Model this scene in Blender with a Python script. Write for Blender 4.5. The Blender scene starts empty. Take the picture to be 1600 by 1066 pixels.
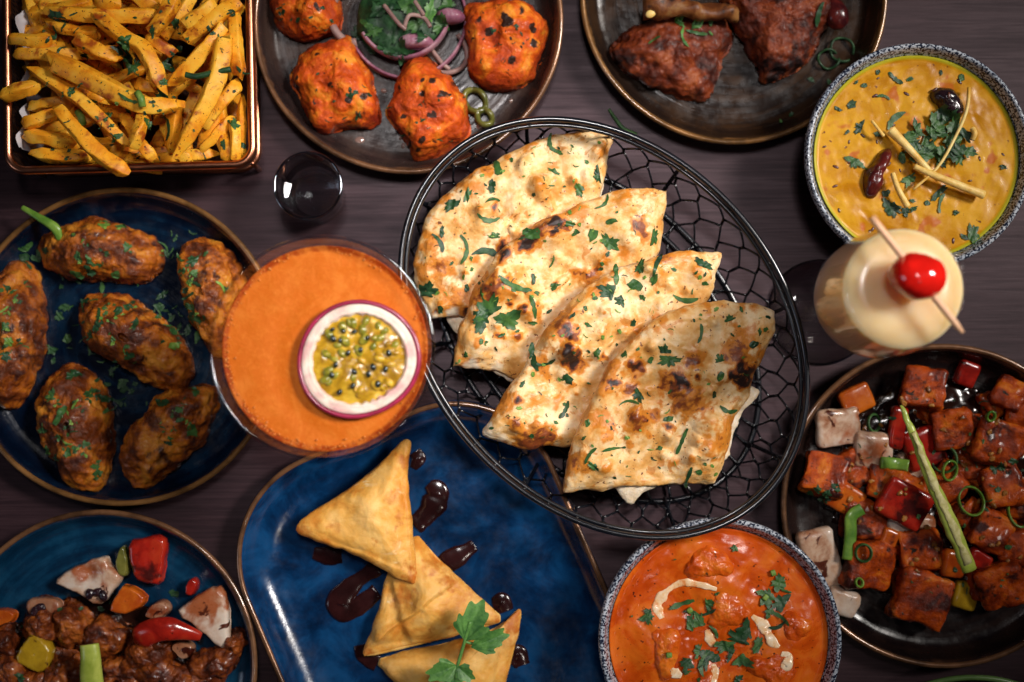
import bpy, bmesh, math, random
import numpy as np
from mathutils import Vector, Matrix
from mathutils.bvhtree import BVHTree

# ------------------------------------------------------------------ scene, camera, light
sc = bpy.context.scene
COL = sc.collection
FPX, CX, CY = 2100.0, 800.0, 533.0            # focal length and centre in photo pixels
TILT = math.atan(92.0 / FPX)
CAMZ = 1.0
cam_d = bpy.data.cameras.new('camera'); cam = bpy.data.objects.new('camera', cam_d); COL.objects.link(cam)
cam.location = (0, 0, CAMZ); cam.rotation_euler = (TILT, 0, 0)
cam_d.sensor_width = 36; cam_d.lens = FPX / 1600 * 36
cam_d.clip_start = 0.01; cam_d.clip_end = 50
cam_d.dof.use_dof = True; cam_d.dof.focus_distance = 0.925; cam_d.dof.aperture_fstop = 3.2
sc.camera = cam

w = bpy.data.worlds.new('World'); sc.world = w; w.use_nodes = True
w.node_tree.nodes['Background'].inputs[0].default_value = (0.34, 0.30, 0.75, 1)
w.node_tree.nodes['Background'].inputs[1].default_value = 0.007

def area(name, loc, target, size, power, col, spread=180, sy=None):
    d = bpy.data.lights.new(name, 'AREA'); d.energy = power; d.color = col
    d.shape = 'RECTANGLE' if sy else 'SQUARE'; d.size = size
    if sy: d.size_y = sy
    d.spread = math.radians(spread)
    o = bpy.data.objects.new(name, d); COL.objects.link(o); o.location = loc
    o.rotation_euler = (Vector(target) - Vector(loc)).to_track_quat('-Z', 'Y').to_euler()
    return o
area('window_light', (1.20, 0.52, 1.50), (-0.06, 0.07, 0), 0.45, 1.66, (1.0, 0.94, 0.88), 24, 0.55)
area('ceiling_panel', (0.06, 0.40, 1.75), (-0.02, 0.07, 0), 0.24, 0.40, (1.0, 0.95, 0.94), 27)
area('side_window', (-1.5, -0.35, 0.95), (0.05, 0.05, 0), 0.40, 0.17, (0.74, 0.82, 1.0), 45, 0.6)
area('downlight', (0.34, -0.55, 1.60), (0, 0.05, 0), 0.06, 0.08, (1.0, 0.9, 0.8), 60)

sc.view_settings.view_transform = 'Standard'; sc.view_settings.look = 'None'
sc.view_settings.exposure = 0.0; sc.view_settings.gamma = 1.0
sc.render.engine = 'CYCLES'
sc.cycles.use_denoising = True
sc.cycles.caustics_reflective = False; sc.cycles.caustics_refractive = True; sc.cycles.blur_glossy = 0.6; sc.cycles.sample_clamp_indirect = 3.0
sc.cycles.max_bounces = 14; sc.cycles.transmission_bounces = 12; sc.cycles.transparent_max_bounces = 12

# ------------------------------------------------------------------ pixel -> world helpers
_ct, _st = math.cos(TILT), math.sin(TILT)
def ray(px, py):
    x, y = (px - CX) / FPX, -(py - CY) / FPX
    return np.array([x, y * _ct + _st, y * _st - _ct])
def P(px, py, z=0.0):
    d = ray(px, py); t = (z - CAMZ) / d[2]
    return np.array([d[0] * t, d[1] * t, z])
def PV(A, z):
    A = np.asarray(A, float); x = (A[:, 0] - CX) / FPX; y = -(A[:, 1] - CY) / FPX
    z = np.broadcast_to(np.asarray(z, float), x.shape)
    d1 = y * _ct + _st; d2 = y * _st - _ct; t = (z - CAMZ) / d2
    return np.stack([x * t, d1 * t, z], 1)
def L(npx, z=0.0): return npx * (CAMZ - z) / FPX

# ------------------------------------------------------------------ noise (numpy)
def _hash(ix, iy, iz, s):
    h = (ix.astype(np.uint32) * np.uint32(374761393) + iy.astype(np.uint32) * np.uint32(668265263)
         + iz.astype(np.uint32) * np.uint32(2147483647) + np.uint32((s * 1274126177) & 0xffffffff))
    h = (h ^ (h >> np.uint32(13))) * np.uint32(1274126177)
    h = (h ^ (h >> np.uint32(16))) * np.uint32(2246822519)
    return h ^ (h >> np.uint32(15))
def perlin(p, seed=0):
    i = np.floor(p).astype(np.int64); f = p - i
    u = f * f * f * (f * (f * 6 - 15) + 10)
    out = 0
    for dx in (0, 1):
        for dy in (0, 1):
            for dz in (0, 1):
                h = _hash(i[:, 0] + dx, i[:, 1] + dy, i[:, 2] + dz, seed)
                g = ((h & np.uint32(1023)) / 511.5 - 1) * (f[:, 0] - dx) + (((h >> np.uint32(10)) & np.uint32(1023)) / 511.5 - 1) * (f[:, 1] - dy) \
                    + (((h >> np.uint32(20)) & np.uint32(1023)) / 511.5 - 1) * (f[:, 2] - dz)
                out = out + g * (u[:, 0] if dx else 1 - u[:, 0]) * (u[:, 1] if dy else 1 - u[:, 1]) * (u[:, 2] if dz else 1 - u[:, 2])
    return out
def fbm(p, freq, octv=4, seed=0, ridge=False):
    p = np.asarray(p, float); s = np.zeros(len(p)); a = 1.0
    for k in range(octv):
        n = perlin(p * freq + 17.3 * k + seed * 3.7, seed + k)
        s += a * ((0.5 - np.abs(n) * 2) if ridge else n); a *= 0.5; freq *= 2.03
    return s
def sstep(x, a, b):
    t = np.clip((x - a) / (b - a), 0, 1); return t * t * (3 - 2 * t)

# ------------------------------------------------------------------ mesh helpers
def vnormals(V, F):
    N = np.zeros_like(V)
    Q = np.array([f for f in F if len(f) == 4]); T = np.array([f for f in F if len(f) == 3])
    for A in (Q, T):
        if len(A) == 0: continue
        n = np.cross(V[A[:, 2]] - V[A[:, 0]], V[A[:, 3 if A.shape[1] == 4 else 1]] - V[A[:, 1 if A.shape[1] == 4 else 0]])
        if A.shape[1] == 3: n = -n
        for k in range(A.shape[1]): np.add.at(N, A[:, k], n)
    return N / (np.linalg.norm(N, axis=1)[:, None] + 1e-12)

DISH = {}
def mk(name, V, F, mat, parent=None, label=None, cat=None, group=None, kind=None, smooth=True, attrs=None, dish=None, origin=None, me=None):
    V = np.asarray(V, float)
    if origin is None:
        origin = np.array([V[:, 0].mean(), V[:, 1].mean(), V[:, 2].min()])
    origin = np.asarray(origin, float)
    m = bpy.data.meshes.new(name)
    m.from_pydata((V - origin).tolist(), [], [tuple(int(i) for i in f) for f in F])
    bm = bmesh.new(); bm.from_mesh(m); bmesh.ops.recalc_face_normals(bm, faces=bm.faces); bm.to_mesh(m); bm.free()
    if smooth: m.polygons.foreach_set('use_smooth', [True] * len(m.polygons))
    for k, a in (attrs or {}).items():
        at = m.attributes.new(k, 'FLOAT', 'POINT'); at.data.foreach_set('value', np.asarray(a, np.float32))
    m.materials.append(mat); m.update()
    o = bpy.data.objects.new(name, m); COL.objects.link(o)
    if parent is not None:
        o.parent = parent; par = np.array(WLOC[parent.name]); o.location = origin - par
    else: o.location = origin
    WLOC[o.name] = origin.copy()
    tag(o, label, cat, group, kind)
    if dish: DISH.setdefault(dish, []).append((V, F))
    return o
WLOC = {}
def tag(o, label=None, cat=None, group=None, kind=None):
    if label: o['label'] = label
    if cat: o['category'] = cat
    if group: o['group'] = group
    if kind: o['kind'] = kind
    return o
def empty(name, loc, label, cat, group=None):
    o = bpy.data.objects.new(name, None); COL.objects.link(o); o.location = loc; o.empty_display_size = 0.02
    WLOC[o.name] = np.array(loc, float)
    return tag(o, label, cat, group)
def bvh_of(*pairs):
    vs, fs, k = [], [], 0
    for V, F in pairs:
        vs += [tuple(v) for v in V]; fs += [tuple(int(i) + k for i in f) for f in F]; k += len(V)
    return BVHTree.FromPolygons(vs, fs)
def dish_bvh(d): return bvh_of(*DISH[d])
def hit(px, py, bvh):
    d = Vector(ray(px, py)).normalized()
    h = bvh.ray_cast(Vector((0, 0, CAMZ)), d)
    return h[0], h[1]
def grid_faces(nr, na, wrap=True, off=0):
    F = []
    for i in range(nr - 1):
        for j in range(na if wrap else na - 1):
            j2 = (j + 1) % na
            F.append((off + i * na + j, off + i * na + j2, off + (i + 1) * na + j2, off + (i + 1) * na + j))
    return F
def lathe(prof, c, n=96):
    prof = np.array(prof, float); a = np.linspace(0, 2 * np.pi, n, endpoint=False)
    V = np.stack([np.outer(prof[:, 0], np.cos(a)) + c[0], np.outer(prof[:, 0], np.sin(a)) + c[1],
                  np.outer(prof[:, 1], np.ones(n)) + (c[2] if len(c) > 2 else 0)], 2).reshape(-1, 3)
    F = [tuple(reversed(f)) for f in grid_faces(len(prof), n)]
    V = V.tolist()
    for i, rev in ((0, False), (len(prof) - 1, True)):      # close the two ends on the axis
        if prof[i, 0] < 1e-3:
            k = len(V); V.append([c[0], c[1], prof[i, 1] + (c[2] if len(c) > 2 else 0)])
            for j in range(n):
                t = (k, i * n + (j + 1) % n, i * n + j)
                F.append(t if rev else t[::-1])
    return np.array(V), [f[::-1] for f in F]
def spline(pts, n, closed=False):
    p = np.array(pts, float); m = len(p); out = []
    segs = m if closed else m - 1
    for s in range(n):
        u = s / (n if closed else n - 1) * segs; i = min(int(u), segs - 1); t = u - i
        if closed: a, b, c, d = p[(i - 1) % m], p[i % m], p[(i + 1) % m], p[(i + 2) % m]
        else: a, b, c, d = p[max(i - 1, 0)], p[i], p[min(i + 1, m - 1)], p[min(i + 2, m - 1)]
        out.append(0.5 * (2 * b + (c - a) * t + (2 * a - 5 * b + 4 * c - d) * t * t + (3 * b - a - 3 * c + d) * t ** 3))
    return np.array(out)
def tube(path, rad, sides=8, closed=False, sq=0.0, flat=1.0, caps=True, up=(0, 0, 1)):
    path = np.array(path, float); n = len(path); rad = np.broadcast_to(np.asarray(rad, float), (n,))
    if closed: T = np.roll(path, -1, 0) - np.roll(path, 1, 0)
    else: T = np.gradient(path, axis=0)
    T /= np.linalg.norm(T, axis=1)[:, None] + 1e-12
    up = np.array(up, float)
    S = np.cross(T, up); bad = np.linalg.norm(S, axis=1) < 1e-3; S[bad] = np.cross(T[bad], [1, 0.01, 0])
    S /= np.linalg.norm(S, axis=1)[:, None]; U = np.cross(S, T)
    a = np.linspace(0, 2 * np.pi, sides, endpoint=False) + (np.pi / sides)
    ca, sa = np.cos(a), np.sin(a)
    if sq > 0:
        k = 1 / np.maximum(np.abs(ca), np.abs(sa)); k = 1 + (k - 1) * sq; ca, sa = ca * k, sa * k
    V = path[:, None, :] + rad[:, None, None] * (S[:, None, :] * ca[None, :, None] + U[:, None, :] * sa[None, :, None] * flat)
    V = V.reshape(-1, 3); F = grid_faces(n, sides)
    if closed: F += [((n - 1) * sides + j, (n - 1) * sides + (j + 1) % sides, (j + 1) % sides, j) for j in range(sides)]
    elif caps:
        F.append(tuple(range(sides))[::-1] if False else tuple(range(sides)))
        F.append(tuple((n - 1) * sides + j for j in reversed(range(sides))))
        F[-2] = F[-2]
    return V, F
def join(parts):
    V, F, k = [], [], 0
    for v, f in parts:
        V.append(v); F += [tuple(i + k for i in g) for g in f]; k += len(v)
    return np.concatenate(V), F
def chaikin(p, it):
    p = np.array(p, float)
    for _ in range(it):
        q = np.roll(p, -1, 0); p = np.stack([p * .75 + q * .25, p * .25 + q * .75], 1).reshape(-1, 2)
    return p
def resample(p, n):
    p = np.array(p, float); q = np.vstack([p, p[:1]]); d = np.r_[0, np.cumsum(np.linalg.norm(np.diff(q, axis=0), axis=1))]
    s = np.linspace(0, d[-1], n, endpoint=False)
    return np.stack([np.interp(s, d, q[:, k]) for k in range(2)], 1)
def crop(pts, ox, oy, s): return [(ox + x / s, oy + y / s) + tuple(r) for x, y, *r in pts]

def pillow(name, out, zb, H, mat, a=2.4, b=0.5, nz=(), na=96, nr=26, ch=2, tilt=(0, 0), bumps=(), spots=None, jag=0, thick=None,
           under=0.93, seed=1, center=None, soft=False, creases=(), **kw):
    """lumpy solid over an outline given in photo pixels; world-size relief rises vertically from the base plane"""
    o = resample(chaikin(out, ch), na)
    if jag:
        q = np.c_[o / 60.0, np.zeros(na)]
        dirn = o - o.mean(0); dirn /= np.linalg.norm(dirn, axis=1)[:, None]
        o = o + dirn * (fbm(q * 3, 1.0, 4, seed + 5) * jag)[:, None]
    c = np.array(center if center is not None else o.mean(0), float)
    t = np.sin(np.linspace(0.04, 1, nr) * np.pi / 2) if b < 0.9 else np.linspace(0.03, 1, nr)
    px = (c[None, None] + (o - c)[None] * t[:, None, None]).reshape(-1, 2)
    if soft:                                            # inner rings grow rounder so corner ridges fade out
        d = o - c; ln = np.linalg.norm(d, axis=1)[:, None]; rd = d / ln * (0.5 * ln.mean() + 0.5 * ln.min())
        w_ = (t ** 1.6)[:, None, None]; px = (c[None, None] + (rd[None] * (1 - w_) + d[None] * w_) * t[:, None, None]).reshape(-1, 2)
    tt = np.repeat(t, na)
    zpl = zb + tilt[0] * (px[:, 0] - c[0]) + tilt[1] * (px[:, 1] - c[1])
    V = PV(px, zpl + 0.35 * H)
    prof = np.maximum(1 - tt ** a, 0) ** b
    V[:, 2] = zpl + H * prof
    for (bx, by, br, bh, *e) in bumps:
        dx, dy = px[:, 0] - bx, px[:, 1] - by
        wob = 1 + 0.35 * perlin(np.c_[px / max(br, 1.0) * 0.9, np.full(len(px), seed * 1.7)], seed)
        V[:, 2] += bh * np.exp(-((dx * dx + dy * dy) / (br * wob) ** 2)) * np.clip((1 - tt) * 8, 0, 1)
    for (x0, y0, x1, y1, ch_, cwid) in creases:          # a folded layer: one side of the line lies higher
        dx, dy = x1 - x0, y1 - y0; ln = math.hypot(dx, dy); sd = ((px[:, 0] - x0) * dy - (px[:, 1] - y0) * dx) / ln + 5 * perlin(np.c_[px / 40.0, np.full(len(px), seed)], seed)
        V[:, 2] += ch_ * sstep(sd, -cwid, cwid) * np.clip((1 - tt) * 6, 0, 1)
    attrs = {'edge': tt.copy()}
    for k, sp in (spots or {}).items():
        wq = np.c_[px / 14.0, np.full(len(px), 3.1 + seed)]
        wx, wy = fbm(wq, 1.0, 3, seed + 11), fbm(wq, 1.0, 3, seed + 23)
        val = np.zeros(len(px))
        for (sx, sy, sr, sv) in sp:
            d = np.hypot(px[:, 0] + wx * sr * .75 - sx, px[:, 1] + wy * sr * .75 - sy) / sr
            val = np.maximum(val, sv * (1 - sstep(d, 0.0, 1.35)))
        attrs[k] = val
    top = len(V)
    F = grid_faces(nr, na)
    F = [f[::-1] for f in F] if False else F
    V = V.tolist(); V.append(PV([c], zb + 0.35 * H)[0].tolist()); V[-1][2] = zb + H + 0 * zb
    ci = len(V) - 1
    V[ci][2] = float(np.mean([V[j][2] for j in range(na)]))
    F += [(ci, (j + 1) % na, j)[::-1] for j in range(na)]
    # underside
    th = thick if thick is not None else 0.0
    lo = []
    for tb, dz in ((1.0, -th * 0.55), (under, -th)):
        q = c + (o - c) * tb; z = zb + tilt[0] * (q[:, 0] - c[0]) + tilt[1] * (q[:, 1] - c[1])
        W = PV(q, z + 0.35 * H); W[:, 2] = z + dz; lo.append(W)
    b0 = len(V)
    for W in lo: V += W.tolist()
    e = (nr - 1) * na
    for j in range(na):
        j2 = (j + 1) % na
        F.append((e + j, e + j2, b0 + j2, b0 + j)); F.append((b0 + j, b0 + j2, b0 + na + j2, b0 + na + j))
    F.append(tuple(b0 + na + j for j in range(na)))
    V = np.array(V)
    N = vnormals(V, [f for f in F if len(f) <= 4])
    if N[:top, 2].mean() < 0: N = -N
    else: pass
    amt = np.ones(len(V)); amt[b0 + na:] = 0
    for k, (amp, freq, octv, *rd) in enumerate(nz):
        V += N * (amp * amt * fbm(V, freq, octv, seed + 31 * k, bool(rd and rd[0])))[:, None]
    for k in attrs: attrs[k] = np.r_[attrs[k], np.zeros(len(V) - top)]
    F = fixwind(V, F)
    return mk(name, V, F, mat, attrs=attrs, **kw)
def fixwind(V, F):
    f = F[0]; n = np.cross(V[f[1]] - V[f[0]], V[f[2]] - V[f[1]])
    return F if n[2] > 0 else [g[::-1] for g in F]
def rbox(size, loc, rot=(0, 0, 0), r=0.25, n=9, nz=(), seed=1):
    h = np.array(size) / 2; g = np.linspace(-1, 1, n); idx = {}; V = []; F = []
    def vid(p):
        k = tuple(np.round(p, 4))
        if k not in idx: idx[k] = len(V); V.append(p)
        return idx[k]
    for ax in range(3):
        for s in (-1, 1):
            ids = [[None] * n for _ in range(n)]
            for i in range(n):
                for j in range(n):
                    p = [0, 0, 0]; p[ax] = s; p[(ax + 1) % 3] = g[i]; p[(ax + 2) % 3] = g[j]; ids[i][j] = vid(p)
            for i in range(n - 1):
                for j in range(n - 1):
                    q = (ids[i][j], ids[i + 1][j], ids[i + 1][j + 1], ids[i][j + 1]); F.append(q if s > 0 else q[::-1])
    V = np.array(V, float) * h; rr = r * h.min(); q = np.clip(V, -(h - rr), h - rr); d = V - q
    ln = np.linalg.norm(d, axis=1)[:, None]; V = q + rr * d / np.maximum(ln, 1e-9)
    N = d / np.maximum(ln, 1e-9)
    for k, (amp, freq, octv, *rd) in enumerate(nz):
        V = V + N * (amp * fbm(V + np.array(loc), freq, octv, seed + 31 * k, bool(rd and rd[0])))[:, None]
    R = np.array(Matrix.Rotation(rot[2], 3, 'Z') @ Matrix.Rotation(rot[1], 3, 'Y') @ Matrix.Rotation(rot[0], 3, 'X'))
    return V @ R.T + np.array(loc), F
def ball(loc, rx, ry=None, rz=None, rot=0, n=12, nz=(), seed=1):
    ry = ry or rx; rz = rz or rx; return rbox((2 * rx, 2 * ry, 2 * rz), loc, (0, 0, rot), 1.0, n, nz, seed) if rx == ry == rz else _ell(loc, rx, ry, rz, rot, n, nz, seed)
def _ell(loc, rx, ry, rz, rot=0, n=8, nz=(), seed=1):
    V, F = rbox((2, 2, 2), (0, 0, 0), (0, 0, 0), 1.0, n)
    N = V.copy(); V = V * [rx, ry, rz]
    c, s = math.cos(rot), math.sin(rot); R = np.array([[c, -s, 0], [s, c, 0], [0, 0, 1]])
    V = V @ R.T + np.array(loc); N = N @ R.T
    for k, (amp, freq, octv, *rd) in enumerate(nz):
        V = V + N * (amp * fbm(V, freq, octv, seed + 31 * k, bool(rd and rd[0])))[:, None]
    return V, F

# ------------------------------------------------------------------ materials
def nmat(name):
    m = bpy.data.materials.new(name); m.use_nodes = True
    return m, m.node_tree, m.node_tree.nodes['Principled BSDF']
def lk(nt, a, b): nt.links.new(a, b)
def val(nt, s, v):
    if hasattr(v, 'is_output'): lk(nt, v, s)
    else: s.default_value = v
def coord(nt, rnd=True, scale=None):
    t = nt.nodes.new('ShaderNodeTexCoord').outputs['Object']
    if rnd:
        oi = nt.nodes.new('ShaderNodeObjectInfo'); a = nt.nodes.new('ShaderNodeVectorMath'); a.operation = 'ADD'
        lk(nt, t, a.inputs[0]); lk(nt, oi.outputs['Random'], a.inputs[1]); t = a.outputs[0]
    if scale:
        mp = nt.nodes.new('ShaderNodeVectorMath'); mp.operation = 'MULTIPLY'; lk(nt, t, mp.inputs[0]); mp.inputs[1].default_value = scale; t = mp.outputs[0]
    return t
def tex(nt, vec, scale, detail=5, rough=0.6, dist=0.0):
    n = nt.nodes.new('ShaderNodeTexNoise'); lk(nt, vec, n.inputs['Vector'])
    n.inputs['Scale'].default_value = scale; n.inputs['Detail'].default_value = detail
    n.inputs['Roughness'].default_value = rough; n.inputs['Distortion'].default_value = dist
    return n.outputs['Fac']
def ramp(nt, fac, stops):
    r = nt.nodes.new('ShaderNodeValToRGB'); lk(nt, fac, r.inputs[0]); e = r.color_ramp.elements
    while len(e) < len(stops): e.new(0.5)
    for k, (p, c) in enumerate(stops): e[k].position = p; e[k].color = (*c, 1) if len(c) == 3 else c
    return r.outputs['Color']
def mrange(nt, v, lo, hi, a=0.0, b=1.0):
    m = nt.nodes.new('ShaderNodeMapRange'); m.interpolation_type = 'SMOOTHSTEP'; lk(nt, v, m.inputs[0])
    for k, x in enumerate((lo, hi, a, b)): m.inputs[k + 1].default_value = x
    return m.outputs[0]
def mixc(nt, f, a, b, mode='MIX'):
    m = nt.nodes.new('ShaderNodeMix'); m.data_type = 'RGBA'; m.blend_type = mode
    val(nt, m.inputs[0], f)
    for s, x in ((m.inputs[6], a), (m.inputs[7], b)): val(nt, s, x if hasattr(x, 'is_output') else (*x, 1))
    return m.outputs[2]
def mth(nt, op, a, b=0.0):
    m = nt.nodes.new('ShaderNodeMath'); m.operation = op; val(nt, m.inputs[0], a); val(nt, m.inputs[1], b); return m.outputs[0]
def bumpn(nt, bs, h, strength, dist):
    b = nt.nodes.new('ShaderNodeBump'); b.inputs['Strength'].default_value = strength; b.inputs['Distance'].default_value = dist
    lk(nt, h, b.inputs['Height']); lk(nt, b.outputs[0], bs.inputs['Normal'])
def attr(nt, name):
    a = nt.nodes.new('ShaderNodeAttribute'); a.attribute_name = name; return a.outputs['Fac']
def food(name, stops, scale=60, detail=7, rough=0.45, rvar=0.25, bump=0.5, bscale=250, bdist=0.001, spots=(), attrs=(), sss=0.0, coat=0.0, vec=None, spec=0.25, dist=0.4):
    m, nt, bs = nmat(name); c = coord(nt)
    n1 = tex(nt, c, scale, detail, 0.62, dist)
    col = ramp(nt, mrange(nt, n1, 0.28, 0.72), stops)
    for k, (cl, s, lo, hi) in enumerate(spots):
        col = mixc(nt, mrange(nt, tex(nt, c, s, 4, 0.55, 0.3 * (k + 1)), lo, hi), col, cl)
    for (an, cl, lo, hi) in attrs:
        f = mth(nt, 'ADD', attr(nt, an), mth(nt, 'MULTIPLY', mth(nt, 'SUBTRACT', tex(nt, c, 380, 4), 0.5), 0.5))
        col = mixc(nt, mrange(nt, f, lo, hi), col, cl)
    lk(nt, col, bs.inputs['Base Color'])
    n2 = tex(nt, c, bscale, 6, 0.65)
    lk(nt, mrange(nt, n2, 0.3, 0.7, rough - rvar / 2, rough + rvar / 2), bs.inputs['Roughness'])
    bumpn(nt, bs, n2, bump, bdist)
    bs.inputs['Specular IOR Level'].default_value = spec
    if sss: bs.inputs['Subsurface Weight'].default_value = sss; bs.inputs['Subsurface Radius'].default_value = (0.004, 0.0018, 0.0008); bs.inputs['Subsurface Scale'].default_value = 1.0
    if coat: bs.inputs['Coat Weight'].default_value = coat; bs.inputs['Coat Roughness'].default_value = 0.12
    return m
def plain(name, col, rough=0.4, metal=0.0, coat=0.0, var=0.0, vscale=80, bump=0, bscale=300):
    m, nt, bs = nmat(name); bs.inputs['Roughness'].default_value = rough; bs.inputs['Metallic'].default_value = metal
    bs.inputs['Coat Weight'].default_value = coat
    c = coord(nt); n = tex(nt, c, vscale, 5)
    d = tuple(x * (1 - var) for x in col); e = tuple(min(1, x * (1 + var)) for x in col)
    lk(nt, ramp(nt, mrange(nt, n, 0.3, 0.7), [(0, d), (1, e)]), bs.inputs['Base Color'])
    if bump: bumpn(nt, bs, tex(nt, c, bscale, 5), bump, 0.0006)
    return m
def glassm(name, col=(1, 1, 1), rough=0.0, ior=1.47):
    m, nt, bs = nmat(name); bs.inputs['Base Color'].default_value = (*col, 1); bs.inputs['Roughness'].default_value = rough
    bs.inputs['Transmission Weight'].default_value = 1; bs.inputs['IOR'].default_value = ior
    return m
def thinglass(name, tint=(0.98, 0.99, 1.0), ior=1.32):
    m, nt, bs = nmat(name); nt.nodes.remove(bs); out = nt.nodes['Material Output']
    t = nt.nodes.new('ShaderNodeBsdfTransparent'); t.inputs[0].default_value = (*tint, 1); g = nt.nodes.new('ShaderNodeBsdfGlossy'); g.inputs['Roughness'].default_value = 0.03
    f = nt.nodes.new('ShaderNodeFresnel'); f.inputs[0].default_value = ior; mx = nt.nodes.new('ShaderNodeMixShader')
    ge = nt.nodes.new('ShaderNodeNewGeometry')      # leaving the wall: no second reflection, thin walls do not trap light
    lk(nt, mth(nt, 'MULTIPLY', f.outputs[0], mth(nt, 'SUBTRACT', 1.0, ge.outputs['Backfacing'])), mx.inputs[0]); lk(nt, t.outputs[0], mx.inputs[1]); lk(nt, g.outputs[0], mx.inputs[2]); lk(nt, mx.outputs[0], out.inputs[0]); return m
def clearmix(name, ior, f):
    m, nt, bs = nmat(name); out = nt.nodes['Material Output']; bs.inputs['Roughness'].default_value = 0; bs.inputs['Transmission Weight'].default_value = 1; bs.inputs['IOR'].default_value = ior
    bs.inputs['Base Color'].default_value = (.96, .98, 1, 1); t = nt.nodes.new('ShaderNodeBsdfTransparent'); mx = nt.nodes.new('ShaderNodeMixShader'); mx.inputs[0].default_value = f
    lk(nt, bs.outputs[0], mx.inputs[1]); lk(nt, t.outputs[0], mx.inputs[2]); lk(nt, mx.outputs[0], out.inputs[0]); return m
def glaze(name, cols, rimcol, R, speck=None, rough=0.22, ring=True, streak=True):
    """reactive glaze: mottled colour, thrown rings in relief, the edge breaking to rust brown"""
    m, nt, bs = nmat(name); c = coord(nt, False); s = nt.nodes.new('ShaderNodeSeparateXYZ'); lk(nt, c, s.inputs[0])
    r = mth(nt, 'SQRT', mth(nt, 'ADD', mth(nt, 'MULTIPLY', s.outputs[0], s.outputs[0]), mth(nt, 'MULTIPLY', s.outputs[1], s.outputs[1])))
    ang = mth(nt, 'ARCTAN2', s.outputs[1], s.outputs[0])
    cb = nt.nodes.new('ShaderNodeCombineXYZ'); lk(nt, mth(nt, 'MULTIPLY', r, 140.0), cb.inputs[0]); lk(nt, mth(nt, 'MULTIPLY', mth(nt, 'SINE', ang), 0.9), cb.inputs[1]); lk(nt, mth(nt, 'MULTIPLY', mth(nt, 'COSINE', ang), 0.9), cb.inputs[2])
    rn = tex(nt, cb.outputs[0], 1.0, 4, 0.6)
    n1 = tex(nt, c, 28, 7, 0.65, 0.5)
    f = mth(nt, 'ADD', mth(nt, 'MULTIPLY', n1, 0.55), mth(nt, 'MULTIPLY', rn, 0.45 if ring else 0.0))
    col = ramp(nt, mrange(nt, f, 0.33, 0.62 if ring else 0.4), cols)
    if not ring: col = ramp(nt, mrange(nt, n1, 0.3, 0.7), cols)
    if speck: col = mixc(nt, mrange(nt, tex(nt, c, 620, 2, 0.5), 0.46, 0.54), col, speck)
    if rimcol:
        e = mth(nt, 'ADD', r, mth(nt, 'MULTIPLY', mth(nt, 'SUBTRACT', tex(nt, c, 60, 5), 0.5), 0.012))
        col = mixc(nt, mrange(nt, e, R * 0.955, R * 0.985), col, rimcol)
    lk(nt, col, bs.inputs['Base Color'])
    lk(nt, mrange(nt, tex(nt, c, 90, 5), 0.3, 0.7, rough * 0.75, rough * 1.4), bs.inputs['Roughness'])
    bumpn(nt, bs, mth(nt, 'ADD', mth(nt, 'MULTIPLY', rn, 1.0 if ring else 0.2), mth(nt, 'MULTIPLY', tex(nt, c, 180, 3), 0.25)), 0.35, 0.0012)
    return m

# ------------------------------------------------------------------ material library
def wood():
    m, nt, bs = nmat('dark_wood'); c = coord(nt, False)
    def sc3(v):
        a = nt.nodes.new('ShaderNodeVectorMath'); a.operation = 'MULTIPLY'; lk(nt, c, a.inputs[0]); a.inputs[1].default_value = v; return a.outputs[0]
    g = tex(nt, sc3((12, 330, 1)), 1.0, 8, 0.7, 0.8); b = tex(nt, sc3((3.0, 22, 1)), 1.0, 5, 0.6, 1.2); fine = tex(nt, sc3((30, 900, 1)), 1.0, 3, 0.6)
    f = mth(nt, 'ADD', mth(nt, 'MULTIPLY', g, 0.5), mth(nt, 'ADD', mth(nt, 'MULTIPLY', b, 0.35), mth(nt, 'MULTIPLY', fine, 0.15)))
    col = ramp(nt, mrange(nt, f, 0.36, 0.64), [(0, (0.011, 0.0050, 0.0068)), (0.45, (0.025, 0.0120, 0.0148)), (1, (0.046, 0.0245, 0.0285))])
    lk(nt, col, bs.inputs['Base Color']); lk(nt, mrange(nt, f, 0.35, 0.65, 0.50, 0.36), bs.inputs['Roughness'])
    bumpn(nt, bs, f, 0.35, 0.0008); bs.inputs['Specular IOR Level'].default_value = 0.28; bs.inputs['Specular Tint'].default_value = (1, 0.82, 0.88, 1)
    return m
WOOD = wood()
BRONZE = plain('bronze_rim_glaze', (0.16, 0.075, 0.035), 0.25, 0.35, 0.6, 0.6, 40)
GOLDRIM = plain('amber_rim_glaze', (0.20, 0.095, 0.03), 0.24, 0.35, 0.6, 0.6, 40)
GREENRIM = plain('green_rim_glaze', (0.12, 0.22, 0.06), 0.25, 0.0, 0.6, 0.3, 40)
COPPER = plain('copper', (0.50, 0.20, 0.11), 0.28, 1.0, 0, 0.25, 60)
BLACKWIRE = plain('black_coated_wire', (0.006, 0.007, 0.010), 0.22, 0.0, 0.5, 0.3, 80)
GLASS = glassm('clear_glass', (0.97, 0.985, 1.0)); THIN = thinglass('thin_clear_glass', ior=1.45); THICK = thinglass('clear_shot_glass', (0.93, 0.95, 0.98), 1.6); SPIRIT = thinglass('clear_spirit_surface', (0.97, 0.98, 1.0), 1.33); WATER = glassm('clear_spirit', (0.98, 0.99, 1.0), 0, 1.345)
PAPER = plain('greaseproof_paper', (0.62, 0.60, 0.64), 0.75, 0, 0, 0.08, 60, 0.3, 120)
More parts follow.
